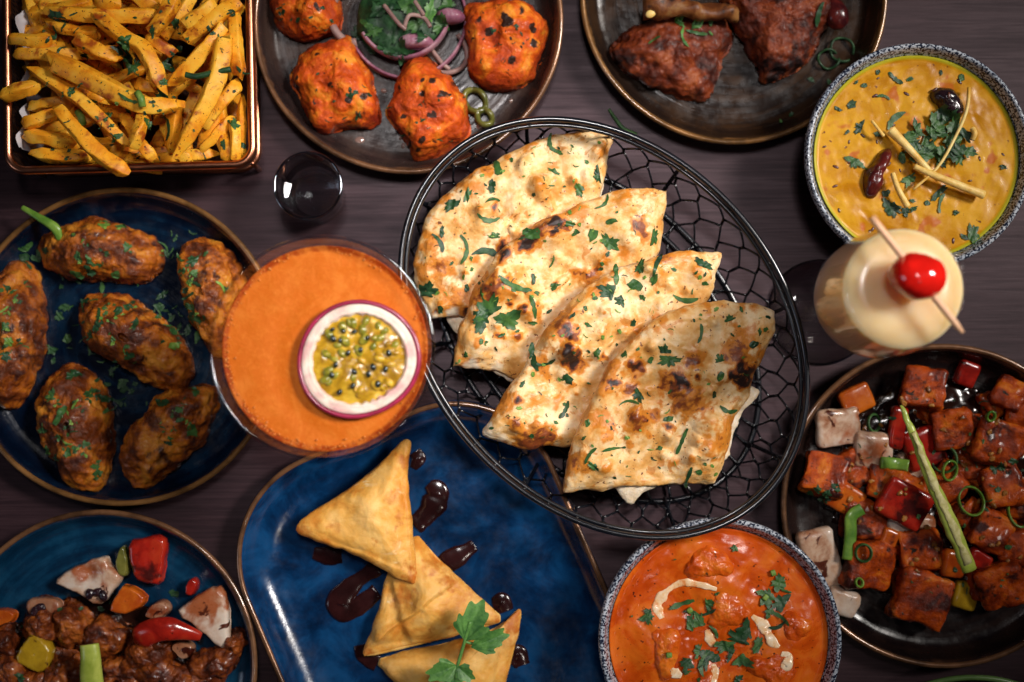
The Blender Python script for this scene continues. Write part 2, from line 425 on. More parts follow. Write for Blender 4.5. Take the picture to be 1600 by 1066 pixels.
def mesh_mat():
    m, nt, bs = nmat('fine_copper_mesh'); c = coord(nt, False); s = nt.nodes.new('ShaderNodeSeparateXYZ'); lk(nt, c, s.inputs[0])
    x, y, z = s.outputs; k = 2 * math.pi / 0.0036
    a = mth(nt, 'SINE', mth(nt, 'MULTIPLY', mth(nt, 'ADD', x, y), k)); b = mth(nt, 'SINE', mth(nt, 'MULTIPLY', mth(nt, 'ADD', z, mth(nt, 'SUBTRACT', x, y)), k))
    f = mth(nt, 'GREATER_THAN', mth(nt, 'MAXIMUM', a, b), 0.25)
    bs.inputs['Base Color'].default_value = (0.10, 0.045, 0.028, 1); bs.inputs['Metallic'].default_value = 0.8; bs.inputs['Roughness'].default_value = 0.4
    lk(nt, f, bs.inputs['Alpha']); return m
MESHM = mesh_mat()
FRY = food('fried_potato', [(0, (0.60, 0.17, 0.006)), (0.45, (0.82, 0.34, 0.016)), (1, (0.88, 0.48, 0.045))], 55, 6, 0.42, 0.2, 0.35, 420, 0.0006,
           spots=[((0.34, 0.065, 0.006), 70, 0.54, 0.70), ((0.22, 0.035, 0.006), 170, 0.65, 0.72), ((0.07, 0.014, 0.005), 480, 0.635, 0.665)], sss=0.12)
LEAF = [food('coriander_leaf_%s' % n, [(0, a), (1, b)], 140, 4, 0.45, 0.2, 0.5, 500, 0.0006, spec=0.4) for n, a, b in
        (('dark', (0.007, 0.030, 0.012), (0.022, 0.075, 0.022)), ('mid', (0.016, 0.060, 0.016), (0.055, 0.14, 0.030)), ('bright', (0.07, 0.17, 0.02), (0.22, 0.34, 0.06)))]
SPRIG = food('fresh_coriander', [(0, (0.035, 0.12, 0.025)), (1, (0.12, 0.28, 0.06))], 110, 4, 0.4, 0.2, 0.6, 450, 0.0006, spec=0.4)
TIKKA = food('tikka_marinade', [(0, (0.34, 0.035, 0.006)), (0.45, (0.62, 0.085, 0.006)), (0.8, (0.74, 0.17, 0.010)), (1, (0.80, 0.30, 0.025))], 60, 7, 0.48, 0.3, 0.9, 260, 0.0018,
             spots=[((0.26, 0.022, 0.006), 45, 0.60, 0.74), ((0.02, 0.012, 0.006), 150, 0.65, 0.69)], attrs=[('edge', (0.20, 0.016, 0.005), 0.72, 1.15), ('char', (0.030, 0.011, 0.006), 0.42, 0.70)], sss=0.05, coat=0.08)
LAMB = food('charred_lamb', [(0, (0.0420, 0.0084, 0.0049)), (0.4, (0.1120, 0.0182, 0.0063)), (0.75, (0.2100, 0.0385, 0.0098)), (1, (0.3080, 0.0770, 0.0210))], 60, 8, 0.36, 0.3, 0.9, 280, 0.0016,
            spots=[((0.035, 0.010, 0.008), 50, 0.60, 0.72)], attrs=[('char', (0.014, 0.008, 0.008), 0.5, 1.0)], coat=0.05)
WING = food('fried_chicken_crust', [(0, (0.0315, 0.0081, 0.0036)), (0.32, (0.1530, 0.0324, 0.0063)), (0.6, (0.3960, 0.1035, 0.0090)), (1, (0.6480, 0.2520, 0.0270))], 44, 9, 0.30, 0.3, 1.0, 260, 0.0018,
            spots=[((0.050, 0.012, 0.007), 60, 0.58, 0.68)], attrs=[('char', (0.035, 0.010, 0.007), 0.3, 0.9)], sss=0.04, coat=0.12)
def naan_mat():
    m, nt, bs = nmat('naan_crust'); c = coord(nt)
    n1 = tex(nt, c, 42, 7, 0.6, 0.5); n2 = tex(nt, c, 160, 5, 0.6); n3 = tex(nt, c, 420, 4, 0.6)
    f = mth(nt, 'ADD', mth(nt, 'MULTIPLY', n1, 0.65), mth(nt, 'MULTIPLY', n2, 0.35))
    col = ramp(nt, mrange(nt, f, 0.33, 0.67), [(0, (0.84, 0.64, 0.38)), (0.32, (0.78, 0.51, 0.235)), (0.62, (0.71, 0.385, 0.12)), (1, (0.58, 0.25, 0.05))])
    t = mth(nt, 'ADD', attr(nt, 'toast'), mth(nt, 'MULTIPLY', mth(nt, 'SUBTRACT', n2, 0.5), 0.7))
    col = mixc(nt, mrange(nt, t, 0.16, 0.42), col, (0.58, 0.20, 0.022))
    col = mixc(nt, mrange(nt, t, 0.48, 0.70), col, (0.20, 0.045, 0.010))
    col = mixc(nt, mrange(nt, t, 0.74, 0.90), col, (0.022, 0.010, 0.008))
    col = mixc(nt, mrange(nt, tex(nt, c, 95, 4, 0.6, 0.8), 0.59, 0.66, 0, 0.8), col, (0.56, 0.20, 0.03))
    col = mixc(nt, mrange(nt, tex(nt, c, 300, 3, 0.55), 0.665, 0.69), col, (0.16, 0.05, 0.012))
    col = mixc(nt, mrange(nt, attr(nt, 'pale'), 0.2, 0.8), col, (0.84, 0.74, 0.56))
    lk(nt, col, bs.inputs['Base Color']); lk(nt, mrange(nt, n1, 0.3, 0.7, 0.62, 0.30), bs.inputs['Roughness'])
    h = mth(nt, 'ADD', mth(nt, 'MULTIPLY', n2, 0.8), mth(nt, 'MULTIPLY', n3, 0.35)); bumpn(nt, bs, h, 0.55, 0.0014)
    bs.inputs['Subsurface Weight'].default_value = 0.10; bs.inputs['Subsurface Radius'].default_value = (0.003, 0.0015, 0.0007); bs.inputs['Subsurface Scale'].default_value = 1
    return m
NAAN = naan_mat()
CRUMB = food('torn_bread', [(0, (0.70, 0.52, 0.32)), (1, (0.84, 0.74, 0.58))], 160, 6, 0.75, 0.1, 0.9, 400, 0.0012, sss=0.1)
PASTRY = food('samosa_pastry', [(0, (0.82, 0.50, 0.16)), (0.5, (0.74, 0.37, 0.070)), (1, (0.56, 0.19, 0.018))], 34, 7, 0.50, 0.2, 0.5, 300, 0.0010,
              spots=[((0.52, 0.17, 0.02), 62, 0.62, 0.72), ((0.86, 0.66, 0.36), 48, 0.63, 0.74)], attrs=[('edge', (0.56, 0.20, 0.022), 0.80, 1.20), ('toast', (0.46, 0.13, 0.013), 0.25, 0.9)], sss=0.10, spec=0.3)
def curry_mat(name, cols, scale, speck, ssz, rough=0.2, yel=None, coat=0.15, spec=0.3):
    m, nt, bs = nmat(name); c = coord(nt, False)
    n1 = tex(nt, c, scale, 6, 0.6, 0.8); col = ramp(nt, mrange(nt, n1, 0.3, 0.7), cols)
    for (cl, s, lo, hi) in speck: col = mixc(nt, mrange(nt, tex(nt, c, s, 2, 0.5), lo, hi), col, cl)
    if yel: col = mixc(nt, mrange(nt, attr(nt, 'edge'), 0.3, 0.9), col, yel)
    lk(nt, col, bs.inputs['Base Color']); n2 = tex(nt, c, ssz, 5, 0.6)
    lk(nt, mrange(nt, n1, 0.3, 0.7, rough * 0.7, rough * 1.6), bs.inputs['Roughness']); bumpn(nt, bs, n2, 0.22, 0.0010)
    bs.inputs['Coat Weight'].default_value = coat; bs.inputs['Coat Roughness'].default_value = 0.06; bs.inputs['Specular IOR Level'].default_value = spec
    bs.inputs['Subsurface Weight'].default_value = 0.05; bs.inputs['Subsurface Radius'].default_value = (0.003, 0.001, 0.0005); bs.inputs['Subsurface Scale'].default_value = 1
    return m
MAKHANI = curry_mat('tomato_cream_sauce', [(0, (0.4048, 0.0440, 0.0028)), (0.5, (0.5336, 0.0760, 0.0042)), (1, (0.6440, 0.1360, 0.0084))], 40,
                    [((0.10, 0.015, 0.004), 330, 0.68, 0.72)], 190, 0.22, None, 0.07, 0.18)
DAAL = curry_mat('yellow_lentil_daal', [(0, (0.40, 0.150, 0.002)), (0.5, (0.53, 0.235, 0.003)), (1, (0.64, 0.32, 0.008))], 34,
                 [((0.16, 0.045, 0.006), 190, 0.69, 0.74), ((0.46, 0.12, 0.01), 60, 0.62, 0.7)], 150, 0.30, (0.40, 0.36, 0.015), 0.04, 0.15)
CREAM = food('cream', [(0, (0.70, 0.22, 0.05)), (0.35, (0.84, 0.52, 0.26)), (1, (0.88, 0.74, 0.54))], 130, 5, 0.25, 0.1, 0.3, 250, 0.0006, coat=0.3)
SAUCE = plain('dark_tamarind_sauce', (0.020, 0.005, 0.005), 0.15, 0, 0.3, 0.4, 60)
GRAVY = plain('soy_glaze', (0.016, 0.005, 0.003), 0.14, 0, 0.5, 0.5, 70)
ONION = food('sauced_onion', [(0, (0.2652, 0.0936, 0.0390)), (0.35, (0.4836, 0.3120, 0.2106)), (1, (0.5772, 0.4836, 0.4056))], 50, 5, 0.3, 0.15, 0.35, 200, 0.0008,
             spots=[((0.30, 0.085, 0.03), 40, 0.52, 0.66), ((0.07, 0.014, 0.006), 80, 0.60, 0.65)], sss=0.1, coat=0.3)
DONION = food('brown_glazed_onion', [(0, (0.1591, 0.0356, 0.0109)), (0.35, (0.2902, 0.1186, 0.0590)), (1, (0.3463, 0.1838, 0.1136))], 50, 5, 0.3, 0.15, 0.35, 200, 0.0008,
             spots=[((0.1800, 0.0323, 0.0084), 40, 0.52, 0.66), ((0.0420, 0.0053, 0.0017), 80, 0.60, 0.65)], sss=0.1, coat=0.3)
REDPEP = food('red_pepper', [(0, (0.1540, 0.0056, 0.0042)), (0.6, (0.3220, 0.0140, 0.0070)), (1, (0.3920, 0.0315, 0.0112))], 50, 4, 0.22, 0.12, 0.2, 220, 0.0006,
              spots=[((0.05, 0.006, 0.005), 45, 0.54, 0.68), ((0.02, 0.008, 0.005), 170, 0.64, 0.70)], coat=0.4)
ORPEP = food('orange_pepper', [(0, (0.3150, 0.0375, 0.0045)), (1, (0.5100, 0.1200, 0.0090))], 50, 4, 0.25, 0.12, 0.3, 220, 0.0006, spots=[((0.08, 0.012, 0.005), 70, 0.60, 0.70)], coat=0.5)
YELPEP = food('yellow_pepper', [(0, (0.2700, 0.1500, 0.0075)), (1, (0.4650, 0.2850, 0.0150))], 50, 4, 0.25, 0.12, 0.3, 220, 0.0006, spots=[((0.06, 0.02, 0.008), 70, 0.62, 0.70)], coat=0.5)
GRPEP = food('olive_green_pepper', [(0, (0.035, 0.045, 0.008)), (1, (0.16, 0.15, 0.03))], 50, 4, 0.25, 0.12, 0.3, 220, 0.0006, coat=0.5)
PANEER = food('glazed_paneer', [(0, (0.0502, 0.0064, 0.0025)), (0.35, (0.2175, 0.0256, 0.0040)), (0.7, (0.4349, 0.0640, 0.0049)), (1, (0.6189, 0.1727, 0.0148))], 48, 8, 0.24, 0.2, 0.9, 190, 0.0020,
              spots=[((0.04, 0.008, 0.006), 55, 0.55, 0.66), ((0.015, 0.010, 0.006), 150, 0.64, 0.70)], sss=0.02, coat=0.12, spec=0.15)
CHIK = food('dark_glazed_chicken', [(0, (0.0259, 0.0064, 0.0030)), (0.4, (0.1121, 0.0214, 0.0054)), (0.75, (0.2587, 0.0606, 0.0096)), (1, (0.4140, 0.1211, 0.0180))], 70, 8, 0.26, 0.2, 0.9, 260, 0.0016, coat=0.4)
MEATSPICE = food('sauce_coated_chicken', [(0, (0.4370, 0.0493, 0.0040)), (0.6, (0.6080, 0.0978, 0.0064)), (1, (0.7220, 0.1870, 0.0160))], 55, 7, 0.28, 0.2, 0.6, 220, 0.0012,
                 spots=[((0.10, 0.03, 0.008), 230, 0.67, 0.72)], sss=0.05, coat=0.35)
SPRING = food('spring_onion', [(0, (0.05, 0.14, 0.015)), (1, (0.20, 0.34, 0.05))], 60, 4, 0.3, 0.1, 0.3, 300, 0.0005, coat=0.3)
GCHILLI = food('green_chilli', [(0, (0.24, 0.32, 0.035)), (1, (0.46, 0.52, 0.10))], 50, 4, 0.3, 0.1, 0.3, 300, 0.0006, coat=0.3)
CHSEED = food('chilli_seeds', [(0, (0.42, 0.38, 0.12)), (1, (0.66, 0.60, 0.30))], 200, 4, 0.4, 0.1, 0.4, 300, 0.0006)
GINGER = food('ginger_julienne', [(0, (0.66, 0.36, 0.05)), (1, (0.86, 0.66, 0.26))], 60, 4, 0.4, 0.1, 0.4, 400, 0.0006, sss=0.1)
DRYCH = food('dried_red_chilli', [(0, (0.022, 0.004, 0.006)), (1, (0.12, 0.014, 0.010))], 60, 4, 0.22, 0.1, 0.5, 180, 0.0012, coat=0.5)
BLKCH = food('blackened_chilli', [(0, (0.006, 0.005, 0.008)), (1, (0.035, 0.012, 0.016))], 60, 4, 0.2, 0.1, 0.5, 180, 0.0012, coat=0.5)
RONION = food('red_onion', [(0, (0.16, 0.045, 0.085)), (0.5, (0.28, 0.11, 0.16)), (1, (0.46, 0.28, 0.32))], 45, 4, 0.32, 0.1, 0.3, 200, 0.0006, sss=0.1)
WONION = food('pale_onion', [(0, (0.22, 0.12, 0.11)), (1, (0.40, 0.27, 0.24))], 45, 4, 0.32, 0.1, 0.3, 200, 0.0006, sss=0.1)
BONE = food('roasted_bone', [(0, (0.0600, 0.0150, 0.0050)), (0.6, (0.1700, 0.0550, 0.0150)), (1, (0.2700, 0.1300, 0.0400))], 70, 6, 0.4, 0.2, 0.5, 250, 0.001, spots=[((0.015, 0.008, 0.007), 50, 0.56, 0.66)])
def plate_blue(R): return glaze('blue_reactive_glaze', [(0, (0.0016, 0.0115, 0.0315)), (0.5, (0.0026, 0.0252, 0.0604)), (1, (0.0063, 0.0473, 0.0997))], (0.07, 0.03, 0.016), R, None, 0.2)
def plate_navy(R): return glaze('navy_reactive_glaze', [(0, (0.0008, 0.0025, 0.0084)), (0.6, (0.0013, 0.0055, 0.0168)), (1, (0.0025, 0.0147, 0.0357))], (0.05, 0.022, 0.012), R, None, 0.2)
def plate_brown(R): return glaze('brown_reactive_glaze', [(0, (0.0130, 0.0078, 0.0078)), (0.5, (0.0260, 0.0156, 0.0143)), (1, (0.0456, 0.0269, 0.0209))], (0.10, 0.045, 0.022), R, None, 0.24)
def plate_umber(R): return glaze('umber_reactive_glaze', [(0, (0.0079, 0.0047, 0.0043)), (0.5, (0.0161, 0.0086, 0.0057)), (1, (0.0358, 0.0164, 0.0072))], (0.12, 0.055, 0.018), R, None, 0.2)
def plate_dark(R): return glaze('dark_brown_glaze', [(0, (0.0045, 0.0027, 0.0036)), (0.5, (0.0090, 0.0049, 0.0049)), (1, (0.0179, 0.0090, 0.0071))], (0.05, 0.022, 0.012), R, None, 0.22)
SPECK = glaze('speckled_white_and_navy_glaze', [(0, (0.30, 0.35, 0.42)), (1, (0.52, 0.55, 0.60))], None, 1, (0.008, 0.014, 0.035), 0.18, ring=False)

# ------------------------------------------------------------------ the setting: table top
rng = random.Random(7)
V, F = rbox((2.4, 2.0, 0.04), (0, 0, -0.02), (0, 0, 0), 0.2, 5)
mk('table_top', V, F, WOOD, kind='structure', origin=(0, 0, -0.04))

# ------------------------------------------------------------------ plates and bowls
def plate(cx, cy, rpx, mat, rimmat, label, h=0.024, name='dinner_plate'):
    c = P(cx, cy, h); R = L(rpx, h)
    r = empty(name, (c[0], c[1], 0), label, 'plate')
    prof = [(0.0005, 0.005), (0.3 * R, 0.005), (0.6 * R, 0.0052), (0.80 * R, 0.0056), (0.87 * R, 0.0068), (0.905 * R, 0.0095), (0.93 * R, 0.0140), (0.95 * R, h - 0.0035), (0.966 * R, h - 0.0012), (0.98 * R, h - 0.0006),
            (0.992 * R, h - 0.0022), (0.985 * R, h - 0.006), (0.955 * R, 0.011), (0.90 * R, 0.003), (0.78 * R, 0.0004), (0.3 * R, 0.0004), (0.0005, 0.0004)]
    q = spline(prof, 70); q[:, 0] = np.maximum(q[:, 0], 0.0005); q[:, 1] = np.maximum(q[:, 1], 0.0003)
    V, F = lathe(q, (c[0], c[1], 0), 128)
    mk('body', V, F, mat(R), r, dish=r.name, origin=(c[0], c[1], 0))
    a = np.linspace(0, 2 * np.pi, 128, endpoint=False); rr = R * 0.982 + 0.0003 * np.sin(a * 5 + cx)
    p = np.stack([c[0] + rr * np.cos(a), c[1] + rr * np.sin(a), np.full(128, h - 0.0012)], 1)
    V, F = tube(p, 0.0021, 10, True); mk('rim', V, F, rimmat, r)
    return r, r.name, c, R
def bowl(cx, cy, rpx, label, h=0.062):
    c = P(cx, cy, h); R = L(rpx, h)
    r = empty('serving_bowl', (c[0], c[1], 0), label, 'bowl')
    prof = [(0.0005, 0.006), (0.3 * R, 0.007), (0.6 * R, 0.017), (0.80 * R, 0.035), (0.90 * R, 0.050), (0.945 * R, h - 0.003), (0.965 * R, h - 0.0005), (0.985 * R, h - 0.0004), (R, h - 0.003),
            (0.99 * R, h - 0.010), (0.90 * R, 0.036), (0.70 * R, 0.014), (0.5 * R, 0.005), (0.48 * R, 0.0005), (0.3 * R, 0.0006), (0.0005, 0.0006)]
    q = spline(prof, 60); q[:, 0] = np.maximum(q[:, 0], 0.0005); q[:, 1] = np.maximum(q[:, 1], 0.0003)
    V, F = lathe(q, (c[0], c[1], 0), 128); mk('body', V, F, SPECK, r, origin=(c[0], c[1], 0))
    return r, c, R
def surface_disc(name, c, R, z, mat, parent, bumps=(), nz=(), seed=3, nr=70, na=180, label=None, cat=None, dish=None, thick=0.010):
    t = np.linspace(0.004, 1, nr); a = np.linspace(0, 2 * np.pi, na, endpoint=False)
    X = c[0] + np.outer(t, np.cos(a)).ravel() * R; Y = c[1] + np.outer(t, np.sin(a)).ravel() * R
    Z = np.full(len(X), z); tt = np.repeat(t, na)
    V = np.stack([X, Y, np.zeros(len(X))], 1)
    for (b, br, bh) in bumps: Z += bh * np.exp(-(((X - b[0]) ** 2 + (Y - b[1]) ** 2) / br ** 2) ** 1.5)
    fall = sstep(1 - tt, 0.0, 0.12)
    for k, (amp, fr, oc) in enumerate(nz): Z += amp * fbm(V, fr, oc, seed + k) * (0.25 + 0.75 * fall)
    Z += 0.0012 * sstep(tt, 0.95, 1.0)
    V[:, 2] = Z; F = [f[::-1] for f in grid_faces(nr, na)]
    n0 = len(V); V = np.vstack([V, [[c[0], c[1], Z[:na].mean()]]]); F += [(n0, (j + 1) % na, j) for j in range(na)]
    W = np.stack([c[0] + 0.93 * R * np.cos(a), c[1] + 0.93 * R * np.sin(a), np.full(na, z - thick)], 1); k = len(V); V = np.vstack([V, W]); e = (nr - 1) * na
    F += [(e + j, e + (j + 1) % na, k + (j + 1) % na, k + j) for j in range(na)]; F.append(tuple(range(k, k + na)))
    edge = np.r_[sstep(tt, 0.93, 1.0), 0, np.ones(na)]
    return mk(name, V, F, mat, parent, label, cat, attrs={'edge': edge}, dish=dish)

# ------------------------------------------------------------------ herbs
def leaf_shape(kind, g):
    if kind == 'leaf':
        n = 34; th = np.linspace(0, 2 * np.pi, n, endpoint=False); lob = g.choice([3, 5, 5])
        r = 0.5 * (0.50 + 0.50 * np.abs(np.cos(lob * th / 2 + g.uniform(0, 3))) ** 0.7) * (1 + 0.13 * np.sin(th * 11 + g.uniform(0, 6)) + 0.06 * np.sin(th * 17))
        cut = g.uniform(0, 6.28); d = np.cos(th - cut); lim = g.uniform(0.10, 0.34); r = np.where(d > 0, np.minimum(r, lim / np.maximum(d, 0.05)), r)
        r = r * np.array([g.uniform(0.85, 1.1) for _ in th]); sx, sy = 1.0, g.uniform(0.45, 0.9)
    elif kind == 'bit':
        n = 12; th = np.linspace(0, 2 * np.pi, n, endpoint=False); r = 0.5 * np.array([g.uniform(0.55, 1.05) for _ in th]); sx, sy = 1.0, g.uniform(0.4, 0.8)
    else:
        m = 9; u = np.linspace(-0.5, 0.5, m); cv = g.uniform(-0.9, 0.9); w = g.uniform(0.05, 0.10)
        mid = np.stack([u, cv * (u * u - 0.1)], 1); wd = w * (0.45 + np.array([g.uniform(0.3, 1.0) for _ in u])) * (1 - (2 * np.abs(u)) ** 6 * 0.6)
        V = np.vstack([mid + np.c_[0 * wd, wd], mid, mid - np.c_[0 * wd, wd]])
        F = [(r * m + j, r * m + j + 1, (r + 1) * m + j + 1, (r + 1) * m + j) for r in range(2) for j in range(m - 1)]
        return V, F
    o = np.stack([r * np.cos(th) * sx, r * np.sin(th) * sy], 1)
    V = np.vstack([o, o * 0.66, o * 0.33, [[0, 0]]]); F = []
    for k in range(2):
        for j in range(n): F.append((k * n + j, k * n + (j + 1) % n, (k + 1) * n + (j + 1) % n, (k + 1) * n + j))
    for j in range(n): F.append((2 * n + j, 2 * n + (j + 1) % n, 3 * n))
    return V, F
def herb(px, py, size_px, bvh, kind='bit', rot=None, parent=None, mat=None, name='coriander_leaf', g=rng, lift=0.0006, curl=None, **kw):
    c, nrm = hit(px, py, bvh)
    if c is None: return None
    s = L(size_px, c.z); V2, F = leaf_shape(kind, g); rot = g.uniform(0, 6.28) if rot is None else rot
    ca, sa = math.cos(rot), math.sin(rot); V2 = V2 @ np.array([[ca, sa], [-sa, ca]]) * s
    curl = g.uniform(0.05, 0.30) if curl is None else curl
    V = []; q = g.uniform(0, 6.28)
    for x, y in V2:
        h = bvh.ray_cast(Vector((c.x + x, c.y + y, 0.5)), Vector((0, 0, -1)))
        z = h[0].z if h[0] is not None else c.z
        z = max(min(z, c.z + s * 0.55), c.z - s * 0.35)
        u = (x * math.cos(q) + y * math.sin(q)) / s
        V.append((c.x + x, c.y + y, z + lift + curl * s * u * u + 0.0004 * math.sin(23 * u + q)))
    if mat is None: mat = LEAF[g.choice([0, 0, 1, 1, 1, 2]) if kind != 'stem' else 2]
    return mk(name, np.array(V), F, mat, parent, **kw)

# ------------------------------------------------------------------ naan in the oval wire basket
BZ = 0.075
bc = P(943, 511, BZ); bang = -math.radians(48.4); ca_, sa_ = math.cos(bang), math.sin(bang)
RA, RB, BA, BB = 0.1600, 0.1220, 0.143, 0.098
bk = empty('wire_bread_basket', (bc[0], bc[1], 0), 'oval black wire basket of hexagon mesh holding the naan', 'basket')
def oval(u, a, b, z):
    x, y = a * np.cos(u), b * np.sin(u)
    return np.stack([bc[0] + x * ca_ - y * sa_, bc[1] + x * sa_ + y * ca_, np.broadcast_to(z, x.shape)], 1)
uu = np.linspace(0, 2 * np.pi, 160, endpoint=False)
V, F = tube(oval(uu, RA, RB, BZ), 0.0021, 10, True); mk('rim_wire', V, F, BLACKWIRE, bk)
V, F = tube(oval(uu, RA - 0.0034, RB - 0.0034, BZ - 0.0034 + 0.0006 * np.sin(uu * 9)), 0.0017, 8, True); mk('rim_wire', V, F, BLACKWIRE, bk)
V, F = tube(oval(uu, BA, BB, 0.0026), 0.0024, 8, True); mk('base_ring', V, F, BLACKWIRE, bk)
V, F = tube(oval(uu, BA * 0.90, BB * 0.87, 0.0040), 0.0022, 8, True); mk('base_ring', V, F, BLACKWIRE, bk)
def wallp(u, v):      # v 0 rim .. 1 base ring .. 1.55 in over the floor
    v = np.asarray(v, float); k = np.clip(v, 0, 1); e = np.clip(v - 1, 0, 1)
    bul = 0.010 * np.sin(np.pi * k)
    a = RA - 0.002 + (BA - RA) * k + bul - e * 0.11; b = RB - 0.002 + (BB - RB) * k + bul - e * 0.075
    return oval(u, a, b, (BZ - 0.004) * (1 - k) ** 0.9 + 0.004)
NC = 44; parts = []; g = random.Random(3); rows = 6; dv = 1.5 / rows
def hv(i, j, top):
    ph = 0.5 * (j % 2)
    r_ = random.Random(i * 131 + j * 17 + top)
    return ((i + ph) % NC + r_.uniform(-.10, .10)) * 2 * math.pi / NC, (j * dv + (0.0 if top else dv * 0.36)) + (r_.uniform(-.025, .025) if j > 0 else 0)
def seg(p, q, r=0.00085):
    (u0, v0), (u1, v1) = p, q
    if u1 - u0 > math.pi: u1 -= 2 * math.pi
    if u0 - u1 > math.pi: u1 += 2 * math.pi
    t = np.linspace(0, 1, 4); parts.append(tube(wallp(u0 + (u1 - u0) * t, v0 + (v1 - v0) * t), r, 5, False))
for j in range(rows):
    for i in range(NC):
        seg(hv(i, j, 1), hv(i, j, 0), 0.00120)                      # twisted upright
        lo = hv(i, j, 0); nj = j + 1
        for di in ((0, -1) if j % 2 == 0 else (0, 1)): seg(lo, hv((i + di) % NC, nj, 1))
V, F = join(parts); mk('hexagon_mesh', V, F, BLACKWIRE, bk, kind='stuff')
for k in range(8):
    u = 0.3 + k * math.pi / 4; V, F = tube(wallp(np.full(9, u), np.linspace(0, 1, 9)), 0.0016, 7); mk('upright', V, F, BLACKWIRE, bk)
for d in (-0.06, 0.0, 0.06):
    t = np.linspace(-1, 1, 12); h = BB * 0.86 * math.sqrt(1 - (d / (BA * .9)) ** 2)
    V, F = tube(np.stack([bc[0] + d * ca_ - t * h * sa_, bc[1] + d * sa_ + t * h * ca_, np.full(12, 0.005)], 1), 0.0014, 6); mk('base_wire', V, F, BLACKWIRE, bk)

N1 = [(958, 214), (958, 214), (920, 202), (876, 203), (825, 218), (766, 249), (722, 276), (682, 316), (657, 375), (645, 426), (658, 470), (673, 499), (673, 499), (719, 496), (760, 500), (840, 440), (925, 350), (938, 298), (946, 254)]
N2 = [(1046, 294), (1046, 294), (997, 293), (953, 300), (890, 324), (841, 348), (790, 380), (752, 425), (732, 462), (736, 484), (718, 512), (705, 575), (705, 575), (740, 578), (770, 583), (830, 590), (900, 540), (980, 470), (1029, 400), (1041, 343)]
N3 = [(1126, 397), (1126, 397), (1070, 393), (1017, 400), (953, 421), (900, 460), (860, 509), (831, 558), (797, 602), (756, 678), (756, 678), (778, 687), (821, 703), (851, 690), (885, 697), (945, 660), (1000, 590), (1060, 520), (1112, 468), (1121, 426)]
N4 = [(1209, 487), (1209, 487), (1168, 475), (1119, 471), (1060, 480), (1012, 504), (968, 548), (929, 607), (899, 670), (887, 719), (881, 770), (881, 770), (924, 768), (958, 764), (1002, 760), (1051, 763), (1119, 758), (1119, 758), (1136, 719), (1143, 660), (1168, 617), (1178, 568), (1203, 524)]
c8 = lambda *l: crop(l, 680, 280, 2.05)
c7 = lambda *l: crop(l, 620, 170, 2.733)
toast = [
 c7((250, 820, 55, .55), (190, 690, 45, .6), (330, 345, 30, .5), (385, 262, 28, .55), (150, 580, 40, .5), (270, 800, 45, .5), (560, 145, 40, .4), (880, 180, 25, .5), (110, 690, 30, .45), (780, 110, 30, .35), (200, 370, 26, .45), (460, 610, 30, .9)),
 c8((380, 145, 34, 1.15), (295, 200, 36, 1.1), (335, 172, 25, .8), (190, 350, 60, .75), (485, 310, 40, .65), (655, 165, 34, .8), (225, 240, 30, .9), (440, 95, 60, .5), (330, 130, 50, .55), (600, 60, 40, .4), (100, 590, 40, .4), (320, 430, 35, .4), (150, 380, 50, .6), (605, 235, 25, .4)),
 c8((432, 575, 36, 1.2), (420, 500, 34, .85), (300, 840, 60, .7), (395, 455, 60, .62), (735, 255, 40, .6), (530, 350, 45, .45), (230, 715, 40, .5), (350, 830, 40, .75), (345, 600, 40, .5), (470, 600, 30, .6), (640, 300, 30, .35), (385, 720, 30, .4), (800, 250, 30, .35)),
 c8((972, 620, 38, 1.25), (640, 600, 34, .85), (565, 660, 26, .9), (650, 775, 45, .72), (770, 650, 45, .9), (825, 580, 30, .75), (450, 910, 40, .6), (955, 555, 45, .75), (800, 710, 60, .62), (900, 840, 60, .5), (537, 640, 30, .65), (627, 670, 26, .75), (550, 810, 30, .5), (980, 500, 45, .5),
    (850, 740, 30, .7), (700, 760, 25, .6), (520, 770, 45, .4), (940, 780, 30, .5), (690, 480, 35, .35), (570, 600, 35, .5), (760, 910, 30, .35), (1040, 560, 30, .55)),
]
nb = [
 c7((600, 300, 120, .005), (420, 560, 110, .004), (180, 650, 60, .004), (330, 340, 60, .003), (650, 200, 80, -.003), (700, 330, 70, -.004), (260, 800, 60, .004), (880, 150, 60, .003)),
 c8((350, 150, 70, .006), (190, 340, 80, .008), (430, 280, 90, -.006), (655, 165, 60, .004), (480, 320, 40, .004), (250, 470, 70, -.004), (150, 550, 80, .003), (560, 120, 50, .004), (330, 240, 60, -.004)),
 c8((425, 530, 85, .008), (560, 440, 80, .006), (280, 780, 90, .006), (370, 660, 50, -.005), (700, 280, 80, .004), (620, 400, 50, -.004), (760, 350, 70, -.003), (430, 720, 50, -.005)),
 c8((960, 610, 55, .008), (640, 780, 50, .008), (660, 620, 70, -.004), (780, 640, 55, .006), (720, 720, 80, -.007), (900, 800, 70, .008), (560, 560, 80, .004), (690, 930, 70, -.005), (820, 700, 50, .004), (520, 880, 90, .004), (860, 470, 120, .003), (760, 850, 60, -.003), (600, 850, 50, -.004), (850, 930, 60, .004)),
]
ztl = [(0.046, (-2.0e-5, -3.0e-5)), (0.054, (-6e-5, -9.5e-5)), (0.062, (-6e-5, -1.0e-4)), (0.070, (-6e-5, -1.0e-4))]
nlab = ['naan piece farthest up and left in the basket, broad and pale', 'second naan piece from the top, two dark blisters along its upper edge',
        'third naan piece from the top, narrow, ending in a torn tip low on the left', 'front naan piece at the lower right of the row, freckled with char blisters']
